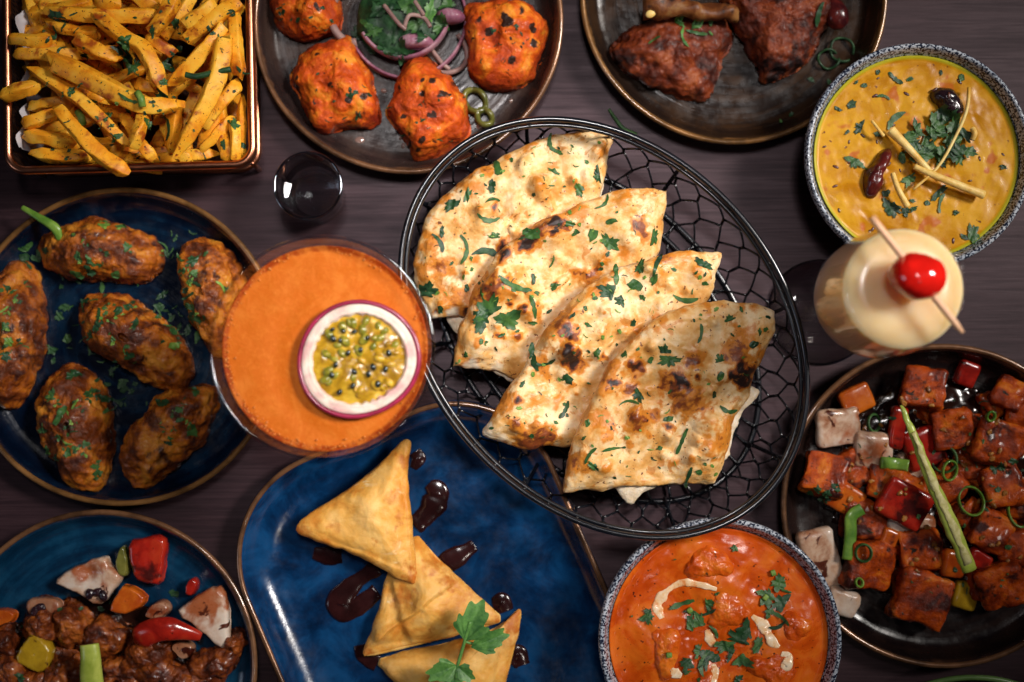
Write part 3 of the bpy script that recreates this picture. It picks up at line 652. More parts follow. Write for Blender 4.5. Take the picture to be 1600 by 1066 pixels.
low = [[(690, 480), (760, 470), (930, 300), (948, 262), (930, 360), (840, 470), (752, 520), (736, 536), (700, 512)],
       [(740, 560), (850, 480), (1000, 400), (1036, 360), (1010, 460), (880, 590), (803, 600), (790, 590)],
       [(850, 670), (930, 600), (1060, 500), (1110, 470), (1060, 570), (960, 680), (905, 700), (870, 692)],
       [(940, 720), (1000, 620), (1120, 560), (1170, 600), (1192, 614), (1150, 650), (1138, 730), (1010, 762), (985, 795), (964, 770)]]
naan_bvh = []
for k, out in enumerate((N1, N2, N3, N4)):              # small blisters, some browned on top
    gb = random.Random(500 + k); o_ = np.array(out, float); cc = o_.mean(0)
    for m in range(46):
        q = o_[gb.randrange(len(out))] * (f_ := gb.random()) + o_[gb.randrange(len(out))] * (1 - f_); q = cc + (q - cc) * gb.uniform(.3, 1.0); r_ = gb.uniform(12, 36)
        nb[k].append((q[0], q[1], r_, gb.uniform(.0014, .0046)))
        if gb.random() < .55: toast[k].append((q[0], q[1], r_ * gb.uniform(.4, .8), gb.uniform(.28, .62)))
        if gb.random() < .10: toast[k].append((q[0], q[1], r_ * .45, gb.uniform(.8, 1.0)))
for k, out in enumerate((N1, N2, N3, N4)):
    z0, tl = ztl[k]; o_ = np.array(out); cc = o_.mean(0)
    root = empty('naan_piece', P(cc[0], cc[1], z0 - 0.012), nlab[k], 'naan', 'naan pieces in the wire basket')
    pale = []
    if k == 2: pale = c8((170, 815, 40, .8), (215, 830, 30, .6))
    if k == 3: pale = c8((560, 995, 30, .6), (1075, 430, 30, .5), (780, 985, 25, .5), (900, 975, 25, .6))
    if k == 0: pale = c7((150, 890, 30, .7), (240, 880, 30, .7), (920, 150, 25, .4))
    if k == 1: pale = c8((120, 605, 40, .7), (200, 610, 30, .6), (748, 80, 20, .5))
    ob = pillow('top_layer', out, z0 - .001, 0.0085, NAAN, a=9, b=0.5, ch=1, na=260, nr=92, tilt=tl, thick=0.0055, under=0.975, jag=3.0, seed=40 + k, parent=root,
                nz=((0.0040, 20, 2), (0.0020, 60, 2), (0.0008, 170, 3)), bumps=[(x, y, r_ * .5, h_) for x, y, r_, h_ in nb[k]], spots={'toast': [(x, y, r_ * .66, v_ * 1.08) for x, y, r_, v_ in toast[k]] + [(x + 8 * math.cos(i), y + 6, 13, .34 + .12 * math.sin(3 * i)) for i, (x, y) in enumerate(spline(out[2:11], 22))], 'pale': [(x, y, r_ * .5, v_) for x, y, r_, v_ in pale]}, dish='naan%d' % k)
    pillow('under_layer', low[k], z0 - 0.0125, 0.0050, CRUMB if k != 9 else NAAN, a=8, b=0.5, ch=1, na=150, nr=24, tilt=tl, thick=0.004, under=0.98, jag=4, seed=60 + k, parent=root,
           nz=((0.002, 40, 3), (0.0008, 150, 3)), spots={'toast': [], 'pale': []})
    naan_bvh.append(dish_bvh('naan%d' % k))
    big = [c7((240, 410, 95, 'leaf'), (300, 370, 70, 'leaf'), (390, 470, 95, 'strip'), (400, 330, 65, 'leaf'), (410, 390, 60, 'strip'), (430, 252, 95, 'bit'), (660, 150, 85, 'strip'), (690, 185, 45, 'bit'), (670, 270, 60, 'leaf'), (780, 345, 70, 'leaf'),
                (860, 280, 80, 'leaf'), (420, 545, 50, 'leaf'), (180, 570, 90, 'strip'), (190, 530, 60, 'leaf'), (290, 600, 120, 'strip'), (130, 780, 95, 'leaf'), (390, 620, 130, 'strip'), (300, 765, 40, 'bit'), (185, 860, 40, 'bit')),
           c8((170, 425, 120, 'leaf'), (150, 450, 90, 'leaf'), (235, 450, 90, 'leaf'), (255, 340, 110, 'strip'), (430, 143, 40, 'leaf'), (310, 178, 70, 'bit'), (505, 180, 50, 'bit'), (565, 135, 45, 'bit'), (555, 205, 75, 'leaf'), (700, 185, 60, 'leaf'), (540, 75, 60, 'strip'),
                (385, 340, 45, 'leaf'), (315, 410, 70, 'strip'), (312, 462, 32, 'bit'), (215, 500, 32, 'bit'), (375, 265, 40, 'strip'), (315, 320, 40, 'bit'), (195, 545, 20, 'bit'), (150, 370, 50, 'strip')),
           c8((710, 275, 75, 'strip'), (655, 280, 55, 'leaf'), (580, 305, 65, 'strip'), (560, 365, 95, 'leaf'), (860, 275, 70, 'leaf'), (640, 340, 55, 'bit'), (700, 322, 45, 'bit'), (595, 392, 50, 'leaf'), (315, 570, 90, 'strip'), (355, 590, 60, 'strip'), (425, 640, 45, 'bit'), (280, 655, 28, 'bit'), (440, 437, 30, 'bit'),
                (665, 380, 28, 'bit'), (800, 385, 80, 'strip'), (635, 462, 30, 'bit'), (765, 290, 24, 'bit'), (415, 740, 60, 'strip'), (490, 468, 30, 'bit'), (865, 335, 26, 'bit'), (520, 556, 40, 'bit')),
           c8((750, 580, 75, 'leaf'), (735, 552, 50, 'leaf'), (945, 450, 45, 'leaf'), (1022, 530, 40, 'bit'), (850, 495, 60, 'strip'), (912, 580, 45, 'leaf'), (912, 632, 35, 'bit'), (655, 690, 55, 'leaf'), (620, 715, 60, 'strip'), (745, 768, 40, 'bit'), (790, 840, 85, 'strip'), (495, 885, 60, 'strip'), (505, 920, 45, 'leaf'),
                (565, 865, 60, 'strip'), (605, 560, 30, 'bit'), (488, 780, 30, 'bit'), (940, 740, 60, 'strip'), (810, 955, 65, 'strip'), (845, 940, 28, 'bit'), (720, 862, 24, 'bit'), (980, 418, 26, 'bit'), (1040, 490, 30, 'bit'), (895, 690, 26, 'bit'), (690, 580, 26, 'bit'), (475, 830, 24, 'bit'))][k]
    g = random.Random(100 + k)
    for (x, y, s, kd) in big:
        sc_ = 2.733 if k == 0 else 2.05
        herb(x, y, s / sc_ * 1.05, naan_bvh[k], kd, None, ob, g.choice([LEAF[0], LEAF[1], LEAF[1]]), g=g, curl=g.uniform(0.0, 0.12))
    n = 0
    while n < 58:
        i = g.randrange(len(out)); t = math.sqrt(g.random()) * 0.95; j = (i + 1) % len(out); f_ = g.random()
        x = cc[0] + ((o_[i][0] * (1 - f_) + o_[j][0] * f_) - cc[0]) * t; y = cc[1] + ((o_[i][1] * (1 - f_) + o_[j][1] * f_) - cc[1]) * t
        herb(x, y, g.uniform(4, 12), naan_bvh[k], g.choice(['bit', 'bit', 'strip']), None, ob, g.choice(LEAF), g=g, curl=0.05); n += 1

# ------------------------------------------------------------------ fries in the copper basket
FZ = 0.060
def rrect(x0, y0, x1, y1, r, n=14):
    pts = []
    for cx, cy, a0 in ((x1 - r, y1 - r, 0), (x0 + r, y1 - r, 90), (x0 + r, y0 + r, 180), (x1 - r, y0 + r, 270)):
        for t in np.linspace(0, 90, n): a = math.radians(a0 + t); pts.append((cx + r * math.cos(a), cy + r * math.sin(a)))
    return np.array(pts)
tl_, br_ = P(14, -42, FZ), P(391, 262, FZ); cen = (tl_ + br_) / 2; hx, hy = (br_[0] - tl_[0]) / 2, (tl_[1] - br_[1]) / 2
fb = empty('fries_basket', (cen[0], cen[1], 0), 'square copper mesh basket heaped with fries', 'basket')
rot_ = math.radians(1.6); cr, sr = math.cos(rot_), math.sin(rot_)
def ringz(ix, z, r, dy=0, dx=0):
    q = rrect(-hx + ix, -hy + ix, hx - ix, hy - ix, r)
    return np.stack([cen[0] + dx + q[:, 0] * cr - q[:, 1] * sr, cen[1] + dy + q[:, 0] * sr + q[:, 1] * cr, np.full(len(q), z)], 1)
V, F = tube(ringz(0, FZ, 0.013), 0.0031, 12, True); mk('rim', V, F, COPPER, fb)
lv = [ringz(0.0005, FZ - 0.001, 0.013), ringz(0.004, 0.035, 0.014), ringz(0.008, 0.012, 0.015), ringz(0.014, 0.008, 0.014), ringz(0.03, 0.0075, 0.01)]
V = np.concatenate(lv); n = len(lv[0]); F = grid_faces(5, n); F.append(tuple(4 * n + j for j in range(n)))
mk('mesh_wall', V, F, MESHM, fb, dish='fb', origin=(cen[0], cen[1], 0))
foot = ringz(0.007, 0.0030, 0.014); V, F = tube(foot, 0.0029, 10, True); mk('foot_wire', V, F, COPPER, fb)
for sx in (-1, 1):
    for sy in (-1, 1):
        x, y = sx * (hx - 0.006), sy * (hy - 0.006)
        p0 = np.array([cen[0] + x * cr - y * sr, cen[1] + x * sr + y * cr, 0.003]); V, F = tube([p0, p0 + [0, 0, 0.014], p0 + [0, 0, 0.03]], 0.002, 8); mk('corner_wire', V, F, COPPER, fb)
# paper liner: a crumpled sheet against the left wall
u, v = np.meshgrid(np.linspace(0, 1, 40), np.linspace(0, 1, 16)); X = -hx + 0.0075 + 0.020 * v.ravel() ** 2 ; Y = (u.ravel() - 0.5) * 2 * (hy - 0.016)
Z = FZ - 0.006 + 0.008 * np.sin(u.ravel() * 9 + 1) - v.ravel() * 0.042 + 0.005 * np.sin(u.ravel() * 31) * (1 - v.ravel()); q = np.stack([X, Y, Z], 1)
q += (fbm(q, 60, 4, 5)[:, None]) * np.array([0.005, 0.002, 0.005]); V = np.stack([cen[0] + q[:, 0] * cr - q[:, 1] * sr, cen[1] + q[:, 0] * sr + q[:, 1] * cr, q[:, 2]], 1)
mk('paper_liner', V, grid_faces(16, 40, False), PAPER, label='crumpled white greaseproof paper showing at the left side of the fries', cat='paper')

cf = 3.552
def fry(path, wpx, z, label, seed, zs=None):
    n = 18; p = spline(path, n); zz = z + 0.004 * np.sin(np.linspace(0, np.pi, n)); g_ = random.Random(seed)
    W = PV(p / cf, zz); r0 = L(wpx / cf, z) / 2; t = np.linspace(0, 1, n)
    rad = r0 * (0.97 + 0.10 * np.sin(t * g_.uniform(3, 7) + g_.uniform(0, 6)))
    e0, e1 = g_.uniform(.35, .95), g_.uniform(.35, .95); rad *= np.minimum(1, np.minimum(e0 + t * g_.uniform(2, 6), e1 + (1 - t) * g_.uniform(2, 6)))
    T = np.gradient(W, axis=0); T /= np.linalg.norm(T, axis=1)[:, None]; up = np.array([g_.uniform(-.8, .8), g_.uniform(-.8, .8), 1.0]); S = np.cross(T, up); S /= np.linalg.norm(S, axis=1)[:, None]; U = np.cross(S, T)
    q = np.array([(1, -.72), (1, .72), (.90, .90), (.72, 1), (-.72, 1), (-.90, .90), (-1, .72), (-1, -.72), (-.90, -.90), (-.72, -1), (.72, -1), (.90, -.90)]) * .86; fl = g_.uniform(.78, 1.0); m = len(q)
    V = (W[:, None] + rad[:, None, None] * (S[:, None] * q[None, :, 0, None] + U[:, None] * q[None, :, 1, None] * fl))
    for e, sg_ in ((0, -1), (n - 1, 1)):                 # slanted cut ends
        a_, b_ = g_.uniform(-.7, .7), g_.uniform(-.7, .7); V[e] += T[e] * (r0 * sg_ * (a_ * q[:, 0] + b_ * q[:, 1]))[:, None]
    V = V.reshape(-1, 3); F = grid_faces(n, m); F.append(tuple(range(m))); F.append(tuple((n - 1) * m + k_ for k_ in range(m)))
    V = V + np.stack([fbm(V, 110, 3, seed + d) for d in range(3)], 1) * 0.0013
    o = mk('potato_fry', V, F, FRY, None, label, 'fry', 'fries in the copper basket', dish='fries')
    o.data.polygons.foreach_set('use_smooth', [False] * len(o.data.polygons)); o.data.polygons.foreach_set('use_smooth', [True] * len(o.data.polygons)); o.data.set_sharp_from_angle(angle=math.radians(32))
    return o
top = [
 ([(280, 335), (500, 440), (700, 540), (850, 590), (1005, 575)], 118, .078, 'thick bent fry lying across the middle of the heap'),
 ([(175, 380), (400, 520), (560, 660), (712, 808)], 84, .070, 'long slim fry running below the thick middle fry'),
 ([(315, 590), (420, 720), (560, 860), (715, 965)], 92, .076, 'fry hanging out over the lower copper rim of the basket'),
 ([(530, 80), (680, 200), (790, 265), (850, 370), (895, 500)], 92, .078, 'curved fry arching down over the top centre of the heap'),
 ([(1245, 200), (1210, 420), (1110, 640), (985, 850)], 108, .076, 'long smooth fry slanting down the right side of the heap'),
 ([(1245, 140), (1130, 280), (960, 465)], 88, .072, 'fry with a browned lower tip under the thin green stem'),
 ([(1330, 10), (1180, 110), (1030, 225)], 92, .070, 'fry slanting out of the upper right corner of the basket'),
 ([(1300, 90), (1310, 250), (1325, 430)], 76, .068, 'short fry upright against the right rim of the basket'),
 ([(235, 60), (500, 85), (880, 90)], 92, .066, 'long straight fry lying level along the top of the heap'),
 ([(430, 220), (540, 280), (655, 335)], 88, .071, 'stubby fry above the thick middle fry'),
 ([(55, 215), (170, 225), (295, 225)], 78, .068, 'fry poking over the left rim below the upper bit of paper'),
 ([(80, 300), (250, 300), (430, 300)], 82, .064, 'fry with a browned back, second on the left rim'),
 ([(20, 535), (120, 500), (225, 475)], 78, .069, 'fry with a cut end sticking out past the left rim'),
 ([(135, 690), (220, 660), (320, 625)], 82, .062, 'short fry at the left beside the lower bit of paper'),
 ([(150, 750), (270, 770), (410, 790)], 88, .060, 'fry in the lower left, third from the bottom rim'),
 ([(180, 850), (330, 870), (495, 870)], 84, .056, 'fry with a dark burnt patch in the lower left corner'),
 ([(795, 640), (770, 730), (735, 820)], 82, .078, 'short pointed fry standing at the centre of the lower half'),
 ([(690, 640), (770, 780), (860, 890)], 82, .064, 'fry running under the short pointed fry to the lower rim'),
 ([(970, 590), (965, 700), (945, 830)], 80, .060, 'short upright fry left of the long smooth slanting fry'),
 ([(255, 120), (390, 165), (545, 185)], 82, .062, 'fry under the long level fry at the upper left'),
 ([(820, 215), (890, 255), (960, 290)], 84, .066, 'short fry tucked behind the arching fry at the top centre'),
 ([(975, -30), (920, 80), (840, 185)], 90, .070, 'fry slanting down from the top edge left of the dark leaves'),
 ([(1200, 20), (1110, 80), (1020, 145)], 92, .072, 'plump fry at the top edge above the dark leaves'),
 ([(1320, 470), (1220, 580), (1120, 700)], 96, .062, 'fry beneath the long slanting fry near the right rim'),
 ([(1290, 650), (1210, 740), (1120, 830)], 66, .054, 'browned fry low on the right side of the heap'),
 ([(1300, 680), (1310, 780), (1300, 885)], 66, .058, 'thin fry upright in the lower right corner'),
 ([(1345, 540), (1340, 700), (1345, 880)], 50, .052, 'thinnest fry pressed against the right wall'),
 ([(1240, 740), (1255, 820), (1260, 890)], 66, .054, 'short upright fry just left of the thin corner fry'),
 ([(870, 880), (1020, 870), (1190, 850)], 74, .048, 'fry lying level along the bottom rim'),
 ([(420, 780), (520, 800), (620, 790)], 80, .052, 'short level fry behind the overhanging fry'),
 ([(190, 590), (270, 570), (360, 560)], 66, .052, 'small fry behind the long slim fry at the left'),
 ([(1060, -20), (1000, 80), (900, 210)], 76, .058, 'fry deep behind the dark leaves at the top'),
 ([(760, 470), (810, 480), (870, 495)], 82, .066, 'stub of fry below the arching fry end'),
 ([(500, 590), (650, 620), (810, 640)], 80, .056, 'fry beneath the thick middle fry'),
 ([(640, 870), (760, 900), (880, 930)], 80, .046, 'fry low at the middle of the bottom rim'),
 ([(520, 10), (600, 15), (660, 25)], 80, .070, 'short fry at the very top left of centre'),
 ([(1120, 700), (1060, 780), (1180, 600)][::2], 70, .052, 'short browned fry under the right side of the heap'),
]
for k, (p, wd, z, lb) in enumerate(top): fry(p, wd, z, lb, 200 + k)
g = random.Random(21)
for k in range(80):
    x, y = g.uniform(170, 1290), g.uniform(-60, 870); a = g.uniform(0, math.pi); ln = g.uniform(120, 230)
    d = np.array([math.cos(a), math.sin(a)]) * ln; p0, p1 = np.array([x, y]) - d, np.array([x, y]) + d
    for q in (p0, p1): q[0] = min(max(q[0], 140), 1325); q[1] = min(max(q[1], -120), 900)
    if np.hypot(*(p1 - p0)) < 150: continue
    fry([p0, (p0 + p1) / 2 + [g.uniform(-20, 20), g.uniform(-20, 20)], p1], g.uniform(72, 92), g.choice([.030, .038, .046, .052]), 'golden fry buried among the lower layers of the heap', 300 + k)
fbv = dish_bvh('fries'); g = random.Random(5)
FL = 'chopped coriander piece lying on the fries'; FG = 'coriander on the fries'
for (x, y, s, kd, m) in [(310, 90, 120, 'leaf', 0), (350, 150, 60, 'strip', 0), (290, 200, 110, 'strip', 0), (700, 230, 110, 'leaf', 1), (690, 300, 150, 'leaf', 0), (740, 370, 110, 'leaf', 1), (1010, 250, 140, 'leaf', 0), (980, 320, 150, 'leaf', 0), (1070, 270, 90, 'leaf', 0), (940, 380, 100, 'bit', 0),
      (710, 550, 120, 'strip', 1), (790, 550, 70, 'stem', 2), (905, 535, 130, 'bit', 0), (460, 655, 70, 'stem', 2), (395, 510, 70, 'leaf', 1), (525, 568, 50, 'bit', 1), (600, 650, 70, 'strip', 1), (650, 755, 95, 'leaf', 1), (820, 690, 70, 'leaf', 1), (930, 715, 130, 'strip', 0), (840, 715, 70, 'leaf', 0), (720, 615, 50, 'leaf', 1),
      (1290, 690, 90, 'leaf', 1), (1240, 800, 70, 'leaf', 0), (1350, 400, 80, 'strip', 0), (150, 420, 110, 'leaf', 0), (340, 275, 70, 'strip', 0), (410, 80, 50, 'strip', 0), (480, 130, 70, 'bit', 0), (750, 100, 30, 'bit', 0), (850, 180, 90, 'leaf', 0), (910, 460, 50, 'leaf', 1), (1290, 80, 60, 'bit', 0), (490, 310, 70, 'leaf', 0), (650, 575, 30, 'bit', 2), (1350, 810, 60, 'leaf', 0), (540, 655, 40, 'bit', 1), (620, 700, 40, 'leaf', 1), (940, 10, 40, 'strip', 1), (975, 130, 70, 'leaf', 0)]:
    if kd == 'stem':
        c, _ = hit(x / cf, y / cf, fbv)
        if c: V, F = tube([np.array(c) + [-.003, .004, .002], np.array(c) + [.0, .0, .0035], np.array(c) + [.001, -.006, .003]], 0.0026, 9); mk('herb_stalk', V, F, LEAF[2], label='cut green stem end lying on the fries', cat='herb', group='stem ends on the fries')
    else: herb(x / cf, y / cf, s / cf, fbv, kd, None, None, LEAF[m], name='coriander_leaf', g=g, label=FL, cat='herb', group=FG)
for k in range(70):
    herb(g.uniform(60, 370), g.uniform(4, 255), g.uniform(5, 13), fbv, g.choice(['bit', 'strip', 'leaf']), None, None, LEAF[g.choice([0, 0, 1])], g=g, curl=.1, label='small green fleck on the seasoned fries', cat='herb', group='green flecks on the fries')
pp = [P(x / cf, y / cf, 0.0835) for x, y in ((1030, 415), (1090, 425), (1180, 405), (1280, 385))]
V, F = tube(spline(pp, 16), 0.0021, 8); mk('herb_stalk', V, F, LEAF[0], label='long thin green stem lying across the slanting fries', cat='herb')

# ------------------------------------------------------------------ shot glass
c = P(481, 290, 0.060); c = np.array([c[0], c[1], 0]); R = L(55, 0.06)
sg = empty('shot_glass', c, 'small clear shot glass of colourless spirit on the table', 'glass')
prof = [(0.0005, 0.0006), (0.0178, 0.0006), (0.0192, 0.002), (0.0205, 0.015), (R - 0.001, 0.057), (R - 0.0002, 0.0592), (R - 0.0014, 0.0602), (R - 0.0024, 0.0590), (0.0190, 0.022), (0.0172, 0.0145), (0.012, 0.0125), (0.0005, 0.0120)]
V, F = lathe(prof, c, 96); mk('glass_body', V, F, clearmix('shot_glass_wall', 1.47, .15), sg)
a_ = np.linspace(0, 2 * np.pi, 96, endpoint=False); W_ = np.stack([c[0] + (R - .0012) * np.cos(a_), c[1] + (R - .0012) * np.sin(a_), np.full(96, .0600)], 1); V, F = tube(W_, .0013, 10, True); mk('rim', V, F, thinglass('shot_glass_lip', (.85, .9, .97), 2.2), sg)
prof = [(0.0005, 0.0114), (0.0120, 0.0119), (0.0176, 0.0141), (0.0195, 0.0220), (0.0219, 0.0400), (0.0205, 0.0396), (0.0005, 0.0394)]
V, F = lathe(prof, c, 96); mk('spirit', V, F, clearmix('spirit', 1.34, .2), sg)

# ------------------------------------------------------------------ orange cocktail in a coupe with half a passion fruit
CZ = 0.180; c = P(503, 543, CZ); R = L(176, CZ); c = np.array([c[0], c[1], 0])
cp = empty('coupe_glass', c, 'wide stemmed coupe filled with foamy orange cocktail', 'glass')
outer = spline([(0.0045, 0.112), (0.018, 0.114), (0.036, 0.124), (0.054, 0.143), (R - 0.0050, 0.1625), (R, 0.1795)], 26)
inner = [(r_ - 0.0016 if k > 3 else max(r_ - 0.0016, 0.0005), z_ + (0.0018 if r_ < 0.03 else 0.0006)) for k, (r_, z_) in enumerate(outer)]
prof = [(0.0005, 0.0008), (0.030, 0.0008), (0.0345, 0.0015), (0.0345, 0.0024), (0.020, 0.0040), (0.0065, 0.0085), (0.0042, 0.020), (0.0036, 0.060), (0.0040, 0.100), (0.0042, 0.1115), (0.0005, 0.1117)]; V, F = lathe(prof, c, 96); mk('stem_and_foot', V, F, GLASS, cp)
prof = [(0.0005, 0.1119)] + [tuple(q) for q in outer] + [(R - 0.0009, 0.1806)] + [tuple(q) for q in inner[::-1]] + [(0.0005, 0.1142)]
V, F = lathe(prof, c, 128); mk('glass_body', V, F, thinglass('thin_coupe_glass', (0.99, 0.985, 0.98), 1.5), cp)
LZ = 0.1660
rl = np.interp(LZ, outer[:, 1], outer[:, 0]) - 0.0011
liq = [(0.0005, 0.1138)] + [(r_ - 0.0011, z_ + 0.0004) for r_, z_ in outer if 0.008 < r_ and z_ < LZ - 0.001] + [(rl, LZ)]
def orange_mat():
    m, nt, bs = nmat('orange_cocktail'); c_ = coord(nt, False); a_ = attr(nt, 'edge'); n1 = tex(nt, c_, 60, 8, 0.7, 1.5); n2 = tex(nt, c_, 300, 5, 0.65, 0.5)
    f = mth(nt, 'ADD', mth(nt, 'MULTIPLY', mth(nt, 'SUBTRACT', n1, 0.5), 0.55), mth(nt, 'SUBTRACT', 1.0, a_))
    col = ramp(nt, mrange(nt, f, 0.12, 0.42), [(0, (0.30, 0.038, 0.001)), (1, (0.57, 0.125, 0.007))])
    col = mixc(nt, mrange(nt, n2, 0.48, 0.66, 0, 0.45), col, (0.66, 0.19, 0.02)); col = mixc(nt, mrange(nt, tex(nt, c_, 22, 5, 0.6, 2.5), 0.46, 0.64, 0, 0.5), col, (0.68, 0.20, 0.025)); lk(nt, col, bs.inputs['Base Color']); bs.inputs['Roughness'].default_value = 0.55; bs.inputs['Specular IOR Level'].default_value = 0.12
    h = mth(nt, 'ADD', n1, mth(nt, 'MULTIPLY', n2, 0.4)); bumpn(nt, bs, h, 0.5, 0.0016); bs.inputs['Coat Weight'].default_value = 0.0
    bs.inputs['Subsurface Weight'].default_value = 0.05; bs.inputs['Subsurface Radius'].default_value = (0.006, 0.002, 0.0006); bs.inputs['Subsurface Scale'].default_value = 1
    return m
COCK = orange_mat()
nr = len(liq); topr = np.linspace(rl, 0.0005, 60)[1:]; prof = np.array(liq + [(r_, LZ) for r_ in topr]); V, F = lathe(prof, c, 160)
rr = np.hypot(V[:, 0] - c[0], V[:, 1] - c[1]); on = V[:, 2] > LZ - 1e-5
pc = P(562, 562, LZ); dpf = np.hypot(V[:, 0] - pc[0], V[:, 1] - pc[1])
V[:, 2] += on * (0.0005 * fbm(V * [1, 1, 0], 70, 4, 4) - 0.0011 * np.exp(-((dpf - 0.052) / 0.006) ** 2)) + on * 0.0010 * sstep(rr, rl - 0.003, rl)
a_ = np.linspace(0, 2 * np.pi, 128, endpoint=False); W_ = np.stack([c[0] + (R - .0009) * np.cos(a_), c[1] + (R - .0009) * np.sin(a_), np.full(128, .1802)], 1); V2, F2 = tube(W_, .0012, 10, True); mk('rim', V2, F2, thinglass('glass_lip', (.9, .92, .95), 1.9), cp)
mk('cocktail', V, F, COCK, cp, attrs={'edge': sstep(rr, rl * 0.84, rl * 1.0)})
FOAM = plain('foam_bubble', (0.62, 0.18, 0.02), .3, 0, .2, .15, 200); gf = random.Random(9); bub = []
for k in range(170):
    a, r_ = gf.gauss(3.7, 1.1) if k % 3 else gf.uniform(0, 6.28), rl * (1 - abs(gf.gauss(0, .035))) - .0012; s_ = gf.uniform(.0003, .0008)
    bub.append(_ell((c[0] + r_ * math.cos(a), c[1] + r_ * math.sin(a), LZ + .0006), s_, s_, s_ * .8, 0, 4))
V, F = join(bub); mk('foam_bubbles', V, F, FOAM, cp, kind='stuff')
# passion fruit
PR = L(94, LZ); pf = empty('passion_fruit_half', (pc[0], pc[1], LZ - 0.012), 'halved passion fruit with purple rind and seedy yellow pulp floating in the cocktail', 'fruit')
RIND = plain('purple_rind', (0.30, 0.012, 0.055), 0.3, 0, 0.4, 0.35, 70); PITH = food('white_pith', [(0, (0.66, 0.36, 0.34)), (0.5, (0.76, 0.60, 0.50)), (1, (0.80, 0.72, 0.62))], 60, 4, 0.5, 0.1, 0.4, 300, 0.0008, sss=0.15)
PULP = food('passion_pulp', [(0, (0.26, 0.13, 0.010)), (0.5, (0.48, 0.27, 0.016)), (1, (0.68, 0.44, 0.05))], 90, 5, 0.18, 0.1, 0.4, 200, 0.0008, sss=0.2, coat=0.5)
SACG = food('green_juice_sac', [(0, (0.10, 0.11, 0.012)), (1, (0.36, 0.30, 0.03))], 90, 4, 0.12, 0.05, 0.2, 200, 0.0006, coat=0.6)
SEED = plain('passion_seed', (0.012, 0.018, 0.014), 0.18, 0, 0.6, 0.4, 100)
def wob(V, amp=0.03, z0=0):
    a = np.arctan2(V[:, 1] - pc[1], V[:, 0] - pc[0]); k = 1 + amp * np.sin(2 * a + 0.8) + amp * 0.5 * np.sin(3 * a + 2); V = V.copy(); V[:, :2] = pc[:2] + (V[:, :2] - pc[:2]) * k[:, None]; return V
zt = LZ + 0.0075
V, F = lathe(spline([(0.0005, LZ - 0.012), (PR * 0.6, LZ - 0.008), (PR * 0.93, LZ - 0.001), (PR, zt - 0.002), (PR * 0.985, zt), (PR * 0.935, zt - 0.0002), (PR * 0.90, zt - 0.003), (PR * .5, LZ - .006), (0.0005, LZ - .008)], 40), (pc[0], pc[1], 0), 96); mk('rind', wob(V), F, RIND, pf)
V, F = lathe(spline([(PR * 0.88, zt - 0.003), (PR * 0.925, zt - 0.0004), (PR * 0.90, zt + 0.0005), (PR * 0.83, zt + 0.0006), (PR * 0.77, zt + 0.0002), (PR * 0.72, zt - 0.006), (PR * 0.80, zt - 0.007), (PR * 0.88, zt - 0.003)], 30), (pc[0], pc[1], 0), 128)
V = wob(V); aa = np.arctan2(V[:, 1] - pc[1], V[:, 0] - pc[0]); rr = np.hypot(V[:, 0] - pc[0], V[:, 1] - pc[1]); inn = sstep(-rr, -PR * 0.80, -PR * 0.66)
V[:, :2] += (V[:, :2] - pc[:2]) * (inn * 0.05 * np.sin(aa * 27 + 2 * np.sin(aa * 5)))[:, None]; V[:, 2] += 0.0005 * fbm(V, 300, 3, 8)
mk('pith', V, F, PITH, pf)
V, F = lathe([(0.0005, zt - 0.0105), (PR * 0.80, zt - 0.0075), (PR * 0.79, zt - 0.0025), (PR * 0.5, zt - 0.0010), (PR * 0.2, zt - 0.0012), (0.0005, zt - 0.0014)], (pc[0], pc[1], 0), 64)
q = spline([(0.0005, zt - 0.0105), (PR * 0.80, zt - 0.0075), (PR * 0.79, zt - 0.0025), (PR * 0.5, zt - 0.0010), (PR * 0.2, zt - 0.0012), (0.0005, zt - 0.0014)], 30); q[:, 0] = np.maximum(q[:, 0], .0005)
V, F = lathe(q, (pc[0], pc[1], 0), 96); V = wob(V); V[:, 2] += 0.0016 * fbm(V, 170, 3, 9) * (V[:, 2] > zt - 0.004); pu = mk('pulp', V, F, PULP, pf)
g = random.Random(12)
for k in range(44):
    a, r_ = g.uniform(0, 6.28), PR * 0.67 * math.sqrt(g.random()); s = g.uniform(0.0014, 0.0028)
    V, F = _ell((pc[0] + r_ * math.cos(a), pc[1] + r_ * math.sin(a), zt - 0.0012 + g.uniform(0, .0010)), s * 1.5, s, s * 0.75, a + g.uniform(-.5, .5), 6, ((0.0004, 300, 2),), k)
    gr = math.cos(a - 2.2) * r_ / PR + 0.25 + g.uniform(-.45, .45) > 0.15
    mk('juice_sac', V, F, SACG if gr else PULP, pu)
for (x, y) in [(430, 625), (465, 630), (500, 632), (542, 652), (432, 655), (455, 660), (440, 738), (428, 770), (545, 768), (600, 752), (495, 805), (520, 690), (452, 826), (575, 800), (610, 700), (560, 745), (480, 700), (500, 760)]:
    q = P(310 + x / 2.05, 210 + y / 2.05, zt + 0.001); s = g.uniform(0.0012, 0.0018)
    V, F = _ell((q[0], q[1], zt + 0.0012), s * 1.35, s, s * 0.8, g.uniform(0, 3), 6, (), 1); mk('seed', V, F, SEED, pu)

